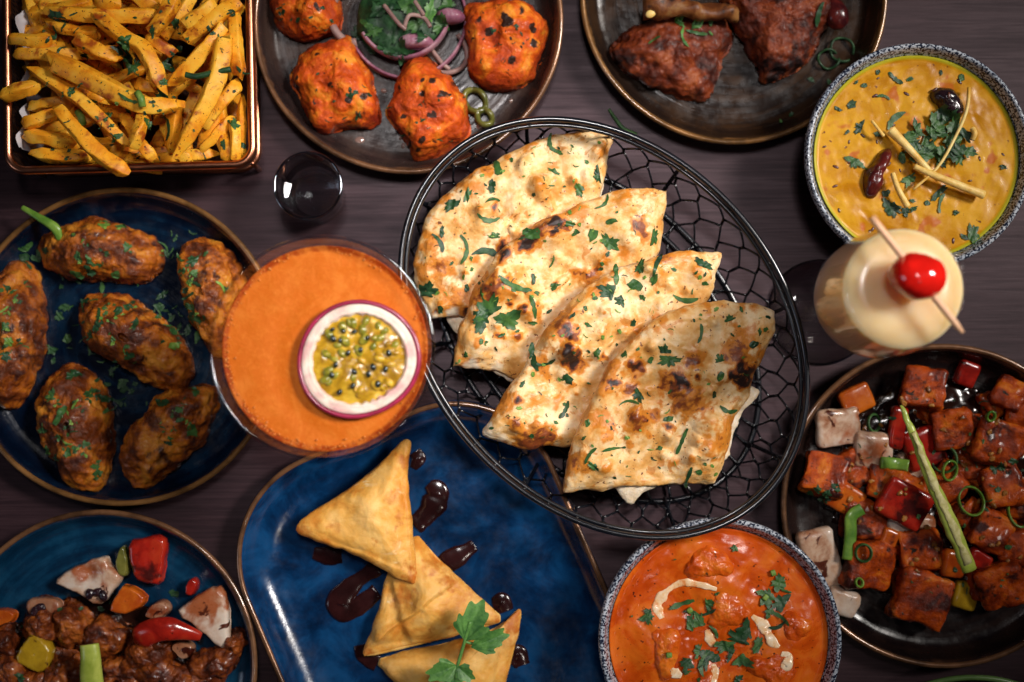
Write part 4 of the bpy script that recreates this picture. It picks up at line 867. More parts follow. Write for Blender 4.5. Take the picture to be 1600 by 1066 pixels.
# ------------------------------------------------------------------ pale cocktail with a cherry on a pick
WZ = 0.220; c = P(1416, 450, WZ); R = L(95, WZ); c = np.array([c[0], c[1], 0])
wg = empty('cocktail_glass', c, 'tall stemmed glass full of pale creamy cocktail', 'glass')
outer = spline([(0.0045, 0.098), (0.015, 0.101), (0.028, 0.114), (0.0368, 0.140), (0.0395, 0.168), (0.0375, 0.198), (R, 0.2195)], 26)
inner = [(max(r_ - 0.0014, 0.0005), z_ + (0.0016 if r_ < 0.02 else 0.0003)) for r_, z_ in outer]
prof = [(0.0005, 0.0008), (0.036, 0.0008), (0.0395, 0.0014), (0.0395, 0.0022), (0.022, 0.0034), (0.0065, 0.0075), (0.0042, 0.018), (0.0036, 0.050), (0.0040, 0.090), (0.0042, 0.0975), (0.0005, 0.0977)]; V, F = lathe(prof, c, 96); mk('stem_and_foot', V, F, GLASS, wg)
prof = [(0.0005, 0.0979)] + [tuple(q) for q in outer] + [(R - 0.0007, 0.2204)] + [tuple(q) for q in inner[::-1]] + [(0.0005, 0.1000)]
V, F = lathe(prof, c, 128); mk('glass_body', V, F, THIN, wg)
LW = 0.2135; rl = np.interp(LW, outer[:, 1], outer[:, 0]) - 0.0009
liq = [(0.0005, 0.0996)] + [(r_ - 0.0009, z_ + 0.0003) for r_, z_ in outer if r_ > 0.008 and z_ < LW - 0.001] + [(rl, LW), (rl * 0.6, LW), (0.0005, LW)]
PALE, nt, bs = nmat('pale_sour_cocktail'); bs.inputs['Base Color'].default_value = (0.72, 0.50, 0.26, 1); bs.inputs['Roughness'].default_value = 0.28; bs.inputs['Coat Weight'].default_value = 0.2
bs.inputs['Subsurface Weight'].default_value = 1.0; bs.inputs['Subsurface Radius'].default_value = (0.026, 0.020, 0.012); bs.inputs['Subsurface Scale'].default_value = 1
lk(nt, ramp(nt, tex(nt, coord(nt, False), 30, 3), [(0.3, (0.70, 0.47, 0.23)), (0.7, (0.76, 0.54, 0.30))]), bs.inputs['Base Color'])
V, F = lathe(liq, c, 128); mk('cocktail', V, F, PALE, wg)
ch = P(1433, 432, 0.231)
CHER = plain('red_cherry_skin', (0.62, 0.010, 0.006), 0.12, 0, 0.8, 0.15, 60)
V, F = _ell(ch, 0.0162, 0.0136, 0.0138, -0.15, 18, ((0.0022, 50, 2), (0.0004, 200, 2)), 3); mk('cherry', V, F, CHER, label='glossy red cherry speared on a pick over the pale cocktail', cat='cherry')
p0, p1 = P(1362, 340, 0.231), P(1504, 520, 0.231)
PICK = plain('pale_wooden_pick', (0.66, 0.38, 0.22), 0.5, 0, 0, 0.12, 150)
V, F = tube(np.linspace(p0, p1, 14), np.r_[np.full(12, 0.0021), 0.0020, 0.0012], 10); mk('cocktail_pick', V, F, PICK, label='pale wooden pick laid across the rim of the tall glass', cat='pick')

# ------------------------------------------------------------------ tikka plate
pt, D, pcn, R = plate(637, 30, 246, plate_brown, BRONZE, 'brown glazed plate carrying the orange tikka and salad')
ct = lambda *l: crop(l, 390, 0, 3.137)
tk = [
 (ct((100, -60), (95, 60), (130, 120), (190, 165), (260, 188), (350, 180), (440, 150), (455, 90), (440, -60)), 0.024, 'tikka piece at the top left of its plate, cut by the picture edge', ct((240, 5, 22, .9), (340, 72, 24, .9), (245, 80, 18, .8), (190, 165, 20, .7))),
 (ct((175, 385), (220, 290), (330, 200), (480, 165), (530, 230), (580, 330), (620, 450), (650, 570), (630, 610), (530, 622), (450, 630), (370, 655), (300, 620), (250, 490)), 0.026, 'broad tikka piece with a pale yellow streak, left on the plate', ct((345, 290, 20, .9), (240, 400, 22, .9), (410, 440, 24, .9), (500, 508, 34, 1), (562, 498, 34, 1), (550, 570, 34, .8), (230, 450, 40, .8), (380, 380, 14, .7), (440, 320, 14, .7))),
 (ct((760, 300), (820, 272), (890, 275), (980, 350), (1035, 470), (1080, 600), (1085, 650), (1000, 730), (900, 750), (820, 785), (780, 690), (700, 610), (660, 560), (665, 510), (720, 420)), 0.028, 'tikka piece at the front of the plate beside the bread basket', ct((855, 425, 22, 1), (900, 432, 26, 1), (740, 455, 30, .9), (850, 485, 28, .9), (945, 500, 36, 1), (760, 590, 26, 1), (900, 590, 34, .9), (790, 665, 22, .9), (850, 705, 26, .9), (785, 700, 20, .9), (955, 350, 24, .8), (1000, 430, 30, .7), (870, 540, 16, .8), (830, 745, 20, .9))),
 (ct((1045, 70), (1060, 20), (1200, -5), (1340, 5), (1440, 70), (1475, 130), (1455, 240), (1400, 370), (1330, 428), (1200, 422), (1080, 385), (1058, 300), (1065, 180)), 0.030, 'tikka piece with a coiled charred fold, right on the plate', ct((1265, 140, 60, .95), (1250, 120, 30, 1), (1165, 190, 30, 1), (1390, 165, 34, 1), (1395, 240, 32, 1), (1290, 325, 44, 1), (1330, 90, 40, .8), (1225, 60, 24, .7), (1280, 230, 14, .9), (1130, 130, 34, .8), (1060, 390, 40, .6))),
]
for k, (o, H, lb, sp) in enumerate(tk):
    bx = np.array(o).mean(0)
    tob = pillow('tikka_piece', o, 0.0062, H, TIKKA, a=3.2, b=0.45, nz=((0.006, 32, 3), (0.0022, 90, 3), (0.0008, 260, 3)), na=130, nr=48, ch=2, seed=70 + k, label=lb, cat='tikka', group='tikka pieces on the brown plate', spots={'char': [(x, y, r_ / 3.137 * .95, v_) for x, y, r_, v_ in sp]}, jag=3,
           bumps=[(bx[0] + 12, bx[1] - 10, 26, .005), (bx[0] - 20, bx[1] + 16, 18, -.004)], dish=D); tb = bvh_of(DISH[D][-1]); gt = random.Random(k)
    for m in range(16): herb(bx[0] + gt.gauss(0, 26), bx[1] + gt.gauss(0, 26), gt.uniform(5, 12), tb, gt.choice(['bit', 'strip']), None, tob, LEAF[0], 'herb_fleck', gt, curl=0)
# salad: onion rings and leaves
def ringarc(cx, cy, r, w, z, a0, a1, mat, label, tw=0.0035, ell=1.0, rot=0, name='onion_ring', closed=False):
    a = np.radians(np.linspace(a0, a1, 40, endpoint=not closed)); x = cx + r * np.cos(a) * math.cos(rot) - r * ell * np.sin(a) * math.sin(rot); y = cy + r * np.cos(a) * math.sin(rot) + r * ell * np.sin(a) * math.cos(rot)
    W = PV(np.stack([x, y], 1), z); W[:, 2] += 0.0015 * np.sin(a * 3)
    V, F = tube(W, L(w, z) / 2, 10, closed, 0.3, tw / (L(w, z) / 2)); return mk(name, V, F, mat, None, label, 'onion' if 'onion' in name else 'vegetable', dish=D)
ringarc(636, 30, 92, 6, 0.012, -30, 150, RONION, 'large purple onion ring under the salad leaves', 0.0045)
ringarc(630, 18, 72, 7, 0.018, 20, 150, RONION, 'smaller purple onion ring in the middle of the salad', 0.0055)
ringarc(690, 78, 42, 8, 0.0105, -80, 190, WONION, 'pale thin onion ring below the right tikka piece', 0.0022, 0.8, 0.6)
ringarc(551, 22, 34, 13, 0.018, 80, 290, WONION, 'pale onion slice between the salad and the top left tikka', 0.004, 1.3)
for (x, y, s, lb) in [(650, 66, 62, 'thick pink onion wedge at the lower edge of the salad'), (703, 26, 52, 'pink onion wedge at the right edge of the salad')]:
    o = [(x - s / 2, y - 6), (x - s / 5, y - 14), (x + s / 3, y - 12), (x + s / 2, y + 2), (x + s / 4, y + 11), (x - s / 3, y + 10)]
    pillow('onion_wedge', o, 0.020, 0.010, RONION, a=3, b=.5, nz=((.0015, 60, 2),), na=60, nr=14, label=lb, cat='onion', dish=D)
V, F = _ell(P(632, 25, .016), .036, .030, .012, .2, 20, ((.006, 40, 3),), 4); sal = mk('salad_mound', V, F, LEAF[0], label='mound of dark green salad leaves in the middle of the tikka plate', cat='salad', dish=D)
sb = dish_bvh(D); g = random.Random(31)
for (x, y, s, m) in [(570, 40, 34, 1), (590, 20, 42, 0), (560, 55, 30, 0), (615, 55, 46, 0), (650, 38, 44, 1), (672, 20, 44, 2), (640, 12, 44, 1), (600, 72, 44, 0), (575, 74, 34, 0), (690, 40, 36, 1), (625, 80, 40, 0), (700, 8, 36, 1), (660, 60, 34, 0), (610, 5, 40, 0), (585, 50, 30, 1)]:
    herb(x, y, s, sb, 'leaf', None, None, [LEAF[0], LEAF[1], SPRIG][m], 'salad_leaf', g, 0.002, 0.35, label='green salad leaf on the mound between the tikka pieces', cat='leaf', group='salad leaves on the tikka plate')
for k, p in enumerate([[(600, 8), (622, 36), (634, 46)], [(632, 42), (640, 24), (662, 28), (672, 42)], [(648, 2), (662, 24)], [(672, 74), (690, 98), (702, 108)]]):
    z = .034 if k < 3 else .012
    V, F = tube(spline([P(x, y, z + .002 * (i % 2)) for i, (x, y) in enumerate(p)], 16), 0.0016, 8); mk('onion_sliver', V, F, WONION, label=['pale sliver at the left of the salad leaves', 'arched white sliver on top of the salad leaves', 'short sliver at the top picture edge over the salad', 'thin sliver trailing below the salad onto the plate'][k], cat='onion')
for (x, y, rx, lb) in [(742, 158, 19, 'dark green pepper ring on the plate below the right tikka'), (757, 184, 13, 'small dark green pepper ring nearest the bread basket')]:
    ringarc(x, y, rx, 10, 0.010, 0, 360, BLKCH if False else GRPEP, lb, 0.0045, 0.8, 0.9, 'pepper_ring', True)
OIL = glassm('clear_oil', (0.9, 0.8, 0.7), 0.03, 1.45)
OILP = plain('meat_juice', (0.20, 0.12, 0.10), 0.06, 0, 0.8, 0.3, 50)
for k, (x, y, s) in enumerate([(562, 219, 9), (526, 213, 6), (630, 228, 6), (627, 216, 5), (600, 142, 6), (752, 196, 10), (798, 158, 5), (660, 262, 5)]):
    c = P(x, y, 0.0056); s = L(s, 0) * .6; V, F = _ell((c[0], c[1], .0056), s * 1.4, s, .0009, k * .7, 8, ((.0004, 200, 2),), k); mk('juice_drop', V, F, OILP, label='glossy drop of juice beside the tikka pieces', cat='drop', group='juice drops on the tikka plate')

# ------------------------------------------------------------------ lamb plate
pt, D, pcn, R = plate(1147, -14, 244, plate_umber, GOLDRIM, 'umber glazed plate with charred lamb chops at the top edge')
cl = lambda *l: crop(l, 880, 0, 3.077); cl3 = lambda *l: [(x, y, r_ / 3.077 * 1.1, v_) for x, y, r_, v_ in cl(*l)]
pillow('lamb_chop', cl((215, 215), (270, 170), (340, 115), (520, 60), (760, 75), (835, 165), (800, 250), (755, 300), (750, 390), (660, 470), (590, 480), (520, 450), (400, 395), (300, 350), (235, 270)), .0062, .021, LAMB, a=3, b=.45, na=150, nr=50, jag=5, seed=81,
       nz=((.006, 34, 3), (.0028, 95, 3), (.0010, 260, 3)), spots={'char': cl3((290, 290, 90, .9), (720, 380, 90, .9), (780, 230, 90, .8), (430, 370, 50, .7), (620, 440, 80, .8), (370, 310, 40, .8))}, label='charred lamb chop topped with coriander, left on its plate', cat='lamb chop', dish=D)
pillow('lamb_chop', cl((740, -60), (780, 60), (850, 150), (905, 230), (950, 370), (1000, 395), (1060, 370), (1150, 330), (1225, 250), (1260, 130), (1340, 60), (1330, -60)), .0062, .025, LAMB, a=3, b=.45, na=150, nr=50, jag=5, seed=82,
       nz=((.006, 34, 3), (.0028, 95, 3), (.0010, 260, 3)), spots={'char': cl3((1000, 360, 110, 1), (1120, 300, 100, 1), (1030, 30, 50, .9), (1080, 170, 60, .8), (900, 200, 60, .9), (1200, 200, 80, .9))}, label='darker lamb chop with a blackened end, right on its plate', cat='lamb chop', dish=D)
V, F = tube(spline([P(*cl((x, y))[0][:2], z) for x, y, z in ((390, 40, .029), (520, 30, .032), (660, 52, .032), (840, 76, .029))], 26), np.interp(np.linspace(0, 1, 26), [0, .2, .7, 1], [.007, .0095, .008, .005]), 16); V = V + fbm(V, 60, 4, 3)[:, None] * .004
mk('rib_bone', V, F, BONE, label='roasted rib bone lying across the top of the left lamb chop', cat='bone', dish=D)
V, F = _ell(P(1306, 22, .022), .009, .012, .008, .3, 12, ((.0015, 90, 2),), 5); mk('red_chilli_bit', V, F, DRYCH, label='dark red chilli bit beside the right lamb chop', cat='chilli', dish=D)
lb_ = dish_bvh(D); g = random.Random(41)
for (x, y, s, kd, m) in [(555, 110, 80, 'leaf', 2), (580, 180, 110, 'strip', 2), (640, 130, 90, 'leaf', 1), (640, 160, 110, 'strip', 1), (710, 110, 50, 'leaf', 1), (435, 195, 70, 'strip', 1), (710, 163, 36, 'bit', 2), (1230, 70, 110, 'strip', 0), (1190, 385, 60, 'bit', 0), (1095, 553, 36, 'bit', 0), (1045, 585, 30, 'bit', 2), (1280, 400, 50, 'bit', 0)]:
    q = cl((x, y))[0]; herb(q[0], q[1], s / 3.077, lb_, kd, None, None, [LEAF[0], LEAF[1], SPRIG][m], g=g, lift=.0012, label='coriander piece on the lamb plate', cat='herb', group='coriander on the lamb plate')
for k, (x, y, r_) in enumerate([(1275, 285, 50), (1340, 240, 60)]):
    q = cl((x, y))[0]; ringarc(q[0], q[1], r_ / 3.077, 4, 0.0085, 0, 320, LEAF[0], ['dark green curl lying on the lamb plate', 'fainter curl touching the dark green curl'][k], .0014, .9, k, 'spring_onion_curl')
for k, (x, y) in enumerate([(420, 68)]):
    q = cl((x, y))[0]; c, _ = hit(q[0], q[1], lb_); V, F = _ell((c.x, c.y, c.z + .001), .004, .003, .002, .5, 8); mk('garlic_bit', V, F, GINGER, label='yellow garlic bit by the end of the rib bone', cat='garlic')

# ------------------------------------------------------------------ daal bowl
br, c, R = bowl(1437, 242, 179, 'speckled white and navy bowl holding the yellow daal')
z = .0525; rs = .909 * R
surface_disc('daal', c, rs, z, DAAL, None, [(P(1330, 320, z), .014, .0012), (P(1400, 170, z), .02, .0010)], ((.0014, 40, 3), (.0007, 120, 3)), 6, label='thick yellow lentil daal filling the speckled bowl', cat='daal', dish='daal')
db = dish_bvh('daal'); cd = lambda x, y: (1220 + x / 2.805, 50 + y / 2.805); g = random.Random(51)
o = [cd(*q) for q in ((650, 270), (680, 235), (760, 245), (800, 300), (806, 350), (780, 390), (730, 370), (690, 330))]
pillow('dried_chilli', o, z - .001, .011, BLKCH, a=2.5, b=.5, nz=((.0025, 70, 3),), na=70, nr=22, label='blackened round chilli at the top of the daal', cat='chilli', dish='daal')
o = [cd(*q) for q in ((480, 505), (490, 540), (450, 620), (450, 690), (400, 742), (362, 710), (360, 650), (390, 590), (430, 520))]
pillow('dried_chilli', o, z - .001, .010, DRYCH, a=2.5, b=.5, nz=((.0025, 80, 3),), na=70, nr=22, label='long dark red dried chilli at the left of the daal', cat='chilli', dish='daal')
db = dish_bvh('daal')
for k in range(34):
    a, r_ = g.uniform(0, 6.28), 100 * math.sqrt(g.random()); x, y = 690 + r_ * math.cos(a) * 1.35, 480 + r_ * math.sin(a) * 1.25
    q = cd(x, y); herb(q[0], q[1], g.uniform(22, 40), db, 'leaf', None, None, LEAF[g.choice([0, 1, 1])], g=g, lift=.001 + .00016 * k, curl=.4, label='coriander leaf heaped in the middle of the daal', cat='herb', group='coriander heap on the daal')
for (x, y, s, kd) in [(320, 560, 100, 'leaf'), (350, 590, 60, 'strip'), (480, 770, 120, 'leaf'), (460, 710, 50, 'bit'), (690, 700, 100, 'leaf'), (700, 750, 90, 'strip'), (560, 640, 90, 'leaf'), (350, 420, 80, 'leaf'), (310, 320, 60, 'bit'), (365, 235, 36, 'bit'), (330, 222, 26, 'bit'), (840, 890, 110, 'leaf'), (790, 200, 50, 'bit'), (700, 180, 36, 'bit'), (565, 208, 40, 'bit'), (500, 205, 80, 'strip'),
      (500, 385, 110, 'strip'), (450, 285, 60, 'strip'), (640, 750, 40, 'bit'), (580, 775, 50, 'leaf'), (250, 340, 50, 'bit'), (290, 440, 30, 'bit'), (575, 740, 40, 'bit'), (760, 790, 50, 'leaf'), (975, 590, 40, 'leaf'), (845, 525, 36, 'bit'), (430, 450, 50, 'leaf'), (530, 550, 60, 'bit'), (870, 905, 60, 'strip'), (425, 178, 30, 'bit'), (800, 900, 50, 'bit'), (545, 790, 50, 'leaf')]:
    q = cd(x, y); herb(q[0], q[1], s / 2.805, db, kd, None, None, LEAF[g.choice([0, 1, 0])], g=g, lift=.0008, curl=.1, label='coriander piece floating on the yellow daal', cat='herb', group='coriander on the daal')
CUM = plain('cumin_seed', (0.075, 0.014, 0.008), .35, 0, .2, .4, 100)
for k in range(30):
    a, r_ = g.uniform(0, 6.28), rs * .93 * math.sqrt(g.random()); h = db.ray_cast(Vector((c[0] + r_ * math.cos(a), c[1] + r_ * math.sin(a), .3)), Vector((0, 0, -1)))[0]
    if h is None: continue
    s = g.uniform(.0007, .0012); V, F = _ell((h.x, h.y, h.z - .0001), s * 2.2, s, s * .7, g.uniform(0, 3), 5); mk('cumin_seed', V, F, CUM, label='brown cumin seed floating in the daal', cat='seed', group='cumin seeds in the daal')
for p, w0, w1, lb in [([(480, 430), (560, 510), (690, 650)], 56, 24, 'thick ginger stick at the middle of the daal'), ([(825, 245), (815, 340), (770, 450), (690, 590), (580, 690)], 20, 14, 'long thin curved ginger strip over the leaf heap'),
      ([(585, 590), (700, 640), (890, 715)], 30, 46, 'broad ginger stick pointing right in the daal'), ([(490, 620), (515, 690), (555, 765)], 26, 34, 'short ginger stick beside the red chilli'), ([(400, 390), (430, 430), (450, 455)], 14, 20, 'tiny ginger bit above the thick stick'), ([(840, 425), (850, 445), (840, 470)], 30, 26, 'ginger nub at the right of the leaf heap')]:
    W = spline([P(*cd(x, y), z + .0075 + .002 * (i % 2)) for i, (x, y) in enumerate(p)], 18); V, F = tube(W, np.linspace(w0, w1, 18) / 2 / 2.805 * .00036, 8, False, .6); mk('ginger_strip', V, F, GINGER, label=lb, cat='ginger', group='ginger strips on the daal')

# ------------------------------------------------------------------ wings plate
pt, D, pcn, R = plate(189, 541, 250, plate_navy, GOLDRIM, 'navy glazed plate of chicken wings with an amber rim')
cw = lambda *l: crop(l, 0, 280, 2.05)
wings = [
 (((0, 268), (60, 255), (108, 290), (135, 430), (112, 600), (55, 715), (0, 738), (-60, 600), (-60, 350)), .030, 'wing piece cut off by the left edge of the picture'),
 (((115, 220), (150, 170), (220, 145), (300, 138), (420, 148), (500, 200), (518, 290), (460, 340), (330, 325), (220, 325), (140, 282)), .028, 'wing piece lying level at the top of the navy plate'),
 (((575, 200), (640, 178), (700, 200), (750, 260), (760, 400), (725, 560), (668, 555), (620, 480), (568, 380), (585, 280)), .030, 'wing piece at the right, partly behind the orange cocktail'),
 (((222, 415), (270, 358), (400, 368), (480, 415), (560, 485), (622, 585), (590, 660), (510, 685), (430, 630), (330, 565), (270, 525)), .032, 'wing piece in the centre of the navy plate'),
 (((160, 610), (230, 578), (290, 620), (345, 740), (362, 890), (320, 1000), (270, 1005), (205, 990), (190, 920), (130, 830), (118, 720)), .030, 'wing piece standing lower left, thickly strewn with herbs'),
 (((395, 870), (435, 765), (540, 685), (660, 645), (702, 690), (655, 820), (560, 920), (470, 1005), (410, 985), (385, 920)), .029, 'wing piece slanting at the lower right of the navy plate'),
]
wherbs = [[(40, 360), (20, 350), (85, 330), (30, 430), (10, 420), (30, 520), (60, 530), (10, 540), (20, 570), (50, 390), (15, 470)], [(235, 180), (265, 200), (340, 235), (285, 258), (320, 275), (410, 220), (510, 190), (520, 230), (330, 150), (390, 150), (250, 250)],
          [(590, 295), (620, 300), (605, 335), (620, 262), (600, 415), (630, 430), (660, 240), (640, 450), (710, 345), (575, 295)], [(340, 430), (360, 460), (380, 420), (430, 395), (435, 465), (360, 510), (400, 545), (320, 445), (420, 570), (350, 400), (560, 535)],
          [(170, 690), (190, 720), (240, 720), (290, 685), (280, 705), (185, 770), (230, 780), (230, 810), (190, 830), (150, 870), (240, 870), (270, 850), (215, 845), (180, 890), (305, 920), (310, 940), (135, 805), (200, 745), (265, 880), (150, 700), (220, 875), (250, 730)],
          [(575, 740), (580, 770), (520, 795), (600, 780), (540, 845), (625, 680), (560, 800), (620, 805), (550, 760), (590, 720)]]
for k, (o, H, lb) in enumerate(wings):
    q = cw(*o); bx = np.array(q).mean(0); gg = random.Random(k)
    ob = pillow('chicken_wing', q, .0062, H, WING, a=2.3, b=.5, nz=((.0085, 30, 3), (.0016, 75, 3, True), (.0018, 150, 4)), na=150, nr=60, ch=2, seed=90 + k, jag=5, label=lb, cat='chicken wing', group='wings on the navy plate', dish='wing%d' % k,
                spots={'char': [(bx[0] + gg.uniform(-45, 45), bx[1] + gg.uniform(-55, 55), gg.uniform(12, 26), gg.uniform(.5, .9)) for _ in range(6)]})
    DISH.setdefault(D, []).extend(DISH['wing%d' % k]); wb = dish_bvh('wing%d' % k)
    for (x, y) in wherbs[k]:
        p = cw((x, y))[0]
        for m in range(3): herb(p[0] + (gg.uniform(-9, 9) if m else 0), p[1] + (gg.uniform(-9, 9) if m else 0), gg.uniform(7, 22) if m == 0 else gg.uniform(5, 11), wb, gg.choice(['leaf', 'bit', 'strip', 'leaf']), None, ob, LEAF[gg.choice([0, 1, 1, 2])], g=gg, curl=.2)
wbv = dish_bvh(D); g = random.Random(61)
for k in range(110):
    x, y = g.choice([(270, 480), (140, 520), (330, 620), (560, 420), (590, 470), (300, 330), (430, 700), (370, 680), (100, 230), (540, 240), (480, 380), (210, 430)]); x += g.gauss(0, 42); y += g.gauss(0, 42); p = cw((x, y))[0]
    herb(p[0], p[1], g.uniform(8, 26), wbv, g.choice(['leaf', 'strip', 'bit']), None, None, LEAF[g.choice([0, 0, 0, 1])], g=g, curl=.25, label='dark coriander scrap strewn between the wings', cat='herb', group='coriander between the wings')
W = spline([P(*cw(q)[0][:2], z) for q, z in (((70, 90), .028), ((120, 120), .030), ((175, 155), .029), ((190, 195), .027))], 20); V, F = tube(W, np.r_[np.linspace(.0018, .0038, 14), np.linspace(.0038, .002, 6)], 8, False, 0, .35); mk('coriander_stalk', V, F, SPRING, label='pale green stalk sticking out at the top left of the wings', cat='herb')

# ------------------------------------------------------------------ chilli paneer plate
pt, D, pcn, R = plate(1473, 789, 252, plate_dark, BRONZE, 'dark brown plate of glazed paneer cubes on the right')
V, F = None, None
pillow('soy_glaze', [(1473 + 178 * math.cos(a), 770 + 178 * math.sin(a)) for a in np.linspace(0, 6.28, 24, endpoint=False)], .0056, .0040, GRAVY, a=5, b=.5, nz=((.0045, 50, 4),), na=140, nr=50, jag=22, seed=3, label='dark soy glaze pooled under the paneer cubes', cat='sauce', dish=D)
cp_ = lambda x, y: (1210 + x / 1.9513, 520 + y / 1.9513)
def cube(x, y, s, rot, mat, name, label, cat, z=.017, asp=1.0, hz=None, grp=None, conv=cp_, tl=(.1, .1), nz=((.0055, 26, 2), (.0030, 70, 3), (.0014, 160, 3)), r=.30, seed=None, k_=1.9513, dish=None, parent=None):
    px = conv(x, y); q = P(px[0], px[1], z); w_ = L(s / k_, z); h = hz or w_ * .72
    V, F = rbox((w_, w_ * asp, h), q, (tl[0], tl[1], -math.radians(rot)), r, 13, nz, seed or int(x + y))
    return mk(name, V, F, mat, None, label, cat, grp, dish=dish or D)
PG = 'paneer cubes on the dark plate'
for (x, y, s, rot, z, lb) in [(455, 165, 118, 10, .022, 'large paneer cube at the top of the heap, below the tall glass'), (540, 295, 108, -8, .020, 'paneer cube with a dark dimple right of the green chilli'), (678, 335, 128, 20, .026, 'bright paneer cube with a green flecked foot near the right edge'), (690, 470, 108, -12, .022, 'paneer cube below the bright flecked one'),
      (150, 430, 124, 14, .022, 'paneer cube crusted with herbs at the left of the heap'), (335, 462, 98, 12, .020, 'paneer cube peeking out above the red pepper square'), (652, 600, 108, 24, .021, 'paneer cube right of the lower end of the green chilli'), (435, 660, 112, -6, .019, 'paneer cube in the middle below the red pepper square'),
      (280, 705, 130, 12, .018, 'flat paneer cube with green flecks at the lower left'), (445, 805, 148, 20, .020, 'biggest paneer cube at the bottom of the heap'), (685, 765, 116, -18, .021, 'paneer cube at the lower right of the heap'), (745, 650, 96, 10, .020, 'paneer cube cut by the right picture edge'),
      (715, 185, 90, 30, .018, 'small paneer cube at the upper right edge'), (600, 560, 90, 40, .014, 'dark paneer cube half hidden under the green chilli'), (270, 570, 110, 5, .014, 'dim paneer cube under the spring onion strip'), (755, 250, 100, 12, .016, 'glazed paneer cube behind the bright flecked one')]:
    cube(x, y, s * 1.06, rot, PANEER, 'paneer_cube', lb, 'paneer', z, hz=L(s / 1.9513, z) * .62, grp=PG, tl=(rng.uniform(-.22, .22), rng.uniform(-.22, .22)))
gq = random.Random(77)
for k in range(26):
    a, r_ = gq.uniform(0, 6.28), 320 * math.sqrt(gq.random()); x, y = 515 + r_ * math.cos(a), 480 + r_ * .98 * math.sin(a)
    if gq.random() < .6: cube(x, y, gq.uniform(70, 115), gq.uniform(0, 90), PANEER, 'paneer_cube', 'dark glazed paneer cube buried low in the heap', 'paneer', .012, hz=.014, grp='buried paneer cubes', tl=(gq.uniform(-.4, .4), gq.uniform(-.4, .4)))
    else: cube(x, y, gq.uniform(60, 100), gq.uniform(0, 90), gq.choice([ONION, ORPEP, REDPEP]), 'vegetable_piece', 'glazed vegetable piece buried low in the paneer heap', 'vegetable', .011, gq.uniform(.5, 1), .008, 'buried vegetable pieces', tl=(gq.uniform(-.4, .4), gq.uniform(-.4, .4)))
ON = ((.0020, 60, 3),)
for (x, y, s, asp, rot, lb) in [(192, 288, 122, .85, -6, 'square onion petal at the upper left of the paneer'), (300, 358, 106, .92, 6, 'round onion petal right of the square petal'), (138, 690, 100, 1.7, -14, 'long onion petal at the left under the curry bowl edge'), (415, 582, 130, .36, -5, 'onion slice showing under the red pepper square'), (205, 820, 90, .8, 20, 'dim onion petal at the lower left plate wall')]:
    cube(x, y, s * 1.12, rot, ONION, 'onion_petal', lb, 'onion', .017, asp, .010, 'onion petals with the paneer', nz=ON, r=.8)
for (x, y, s, asp, rot, z, m, lb) in [(395, 520, 140, .80, 28, .030, REDPEP, 'bright red pepper square at the centre of the paneer heap'), (374, 290, 46, 2.6, 8, .020, REDPEP, 'upright red pepper strip left of the green chilli tip'), (455, 350, 110, 1.0, -20, .016, REDPEP, 'dark red pepper square behind the green chilli'), (215, 505, 98, .85, 32, .018, ORPEP, 'orange pepper piece beside the herb crusted cube'),
      (340, 640, 50, 1.7, 22, .021, ORPEP, 'narrow orange pepper wedge in the middle left'), (622, 692, 66, .8, 30, .020, REDPEP, 'red pepper bit at the foot of the green chilli'), (248, 205, 96, .8, -25, .012, ORPEP, 'dull brown pepper piece at the top left of the heap'), (545, 705, 70, 1.1, 10, .016, ORPEP, 'orange bit left of the green chilli foot'), (580, 800, 70, 1.1, 14, .012, YELPEP, 'dim yellow pepper piece at the bottom of the heap'), (585, 125, 60, 1.2, 20, .012, REDPEP, 'dark red pepper bit at the top right of the heap')]:
    cube(x, y, s * 1.1, rot, m, 'pepper_piece', lb, 'pepper', z, asp, .0085, 'pepper pieces with the paneer', nz=((.0013, 50, 2),), r=.7)
pb = dish_bvh(D); g = random.Random(71)
for (p, w_, lb) in [([(320, 395), (360, 398), (403, 405)], 38, 'short green spring onion tube left of the chilli'), ([(262, 535), (230, 560), (228, 610), (220, 690)], 38, 'long green spring onion strip at the left of the heap')]:
    W = [np.array(hit(*cp_(x, y), pb)[0]) + [0, 0, .004] for x, y in p]; zz = max(q[2] for q in W); W = [np.array([q[0], q[1], .5 * q[2] + .5 * zz]) for q in W]
    V, F = tube(spline(W, 20), w_ / 1.9513 * .00046 / 2, 10, False, .2, .35); mk('spring_onion', V, F, SPRING, label=lb, cat='spring onion', group='spring onion on the paneer')
for k, (x, y, r_) in enumerate([(512, 385, 40), (595, 512, 42), (740, 545, 44), (300, 275, 26), (530, 420, 30), (655, 255, 14), (268, 670, 26), (255, 760, 12)]):
    px = cp_(x, y); h = hit(*px, pb)[0]; 
    if h is None: continue
    rr = L(r_ / 1.9513, h.z); a = np.linspace(0, 6.28, 30, endpoint=False); W = np.stack([h.x + rr * np.cos(a) * .8, h.y + rr * np.sin(a), h.z + .003 + .5 * rr * np.cos(a + k)], 1)
    V, F = tube(W, .0010, 8, True, 0, 2.6); mk('spring_onion_ring', V, F, SPRING if k % 3 else LEAF[1], label=['green ring curl right of the green chilli', 'dark green ring curl below the middle of the chilli', 'green ring at the right picture edge', 'small ring near the upper left onion petal', 'smaller curl touching the upper ring curl', 'tiny green ring on the right paneer', 'olive ring on the lower left cube', 'tiny ring on the flat lower left cube'][k], cat='spring onion')
chp = [(385, 222, .050), (420, 300, .052), (455, 395, .050), (500, 500, .047), (550, 610, .044), (595, 725, .040)]
W = spline([P(*cp_(x, y), z) for x, y, z in chp], 40); rad = np.interp(np.linspace(0, 1, 40), [0, .08, .4, .8, 1], [.0010, .0020, .0038, .0056, .0056])
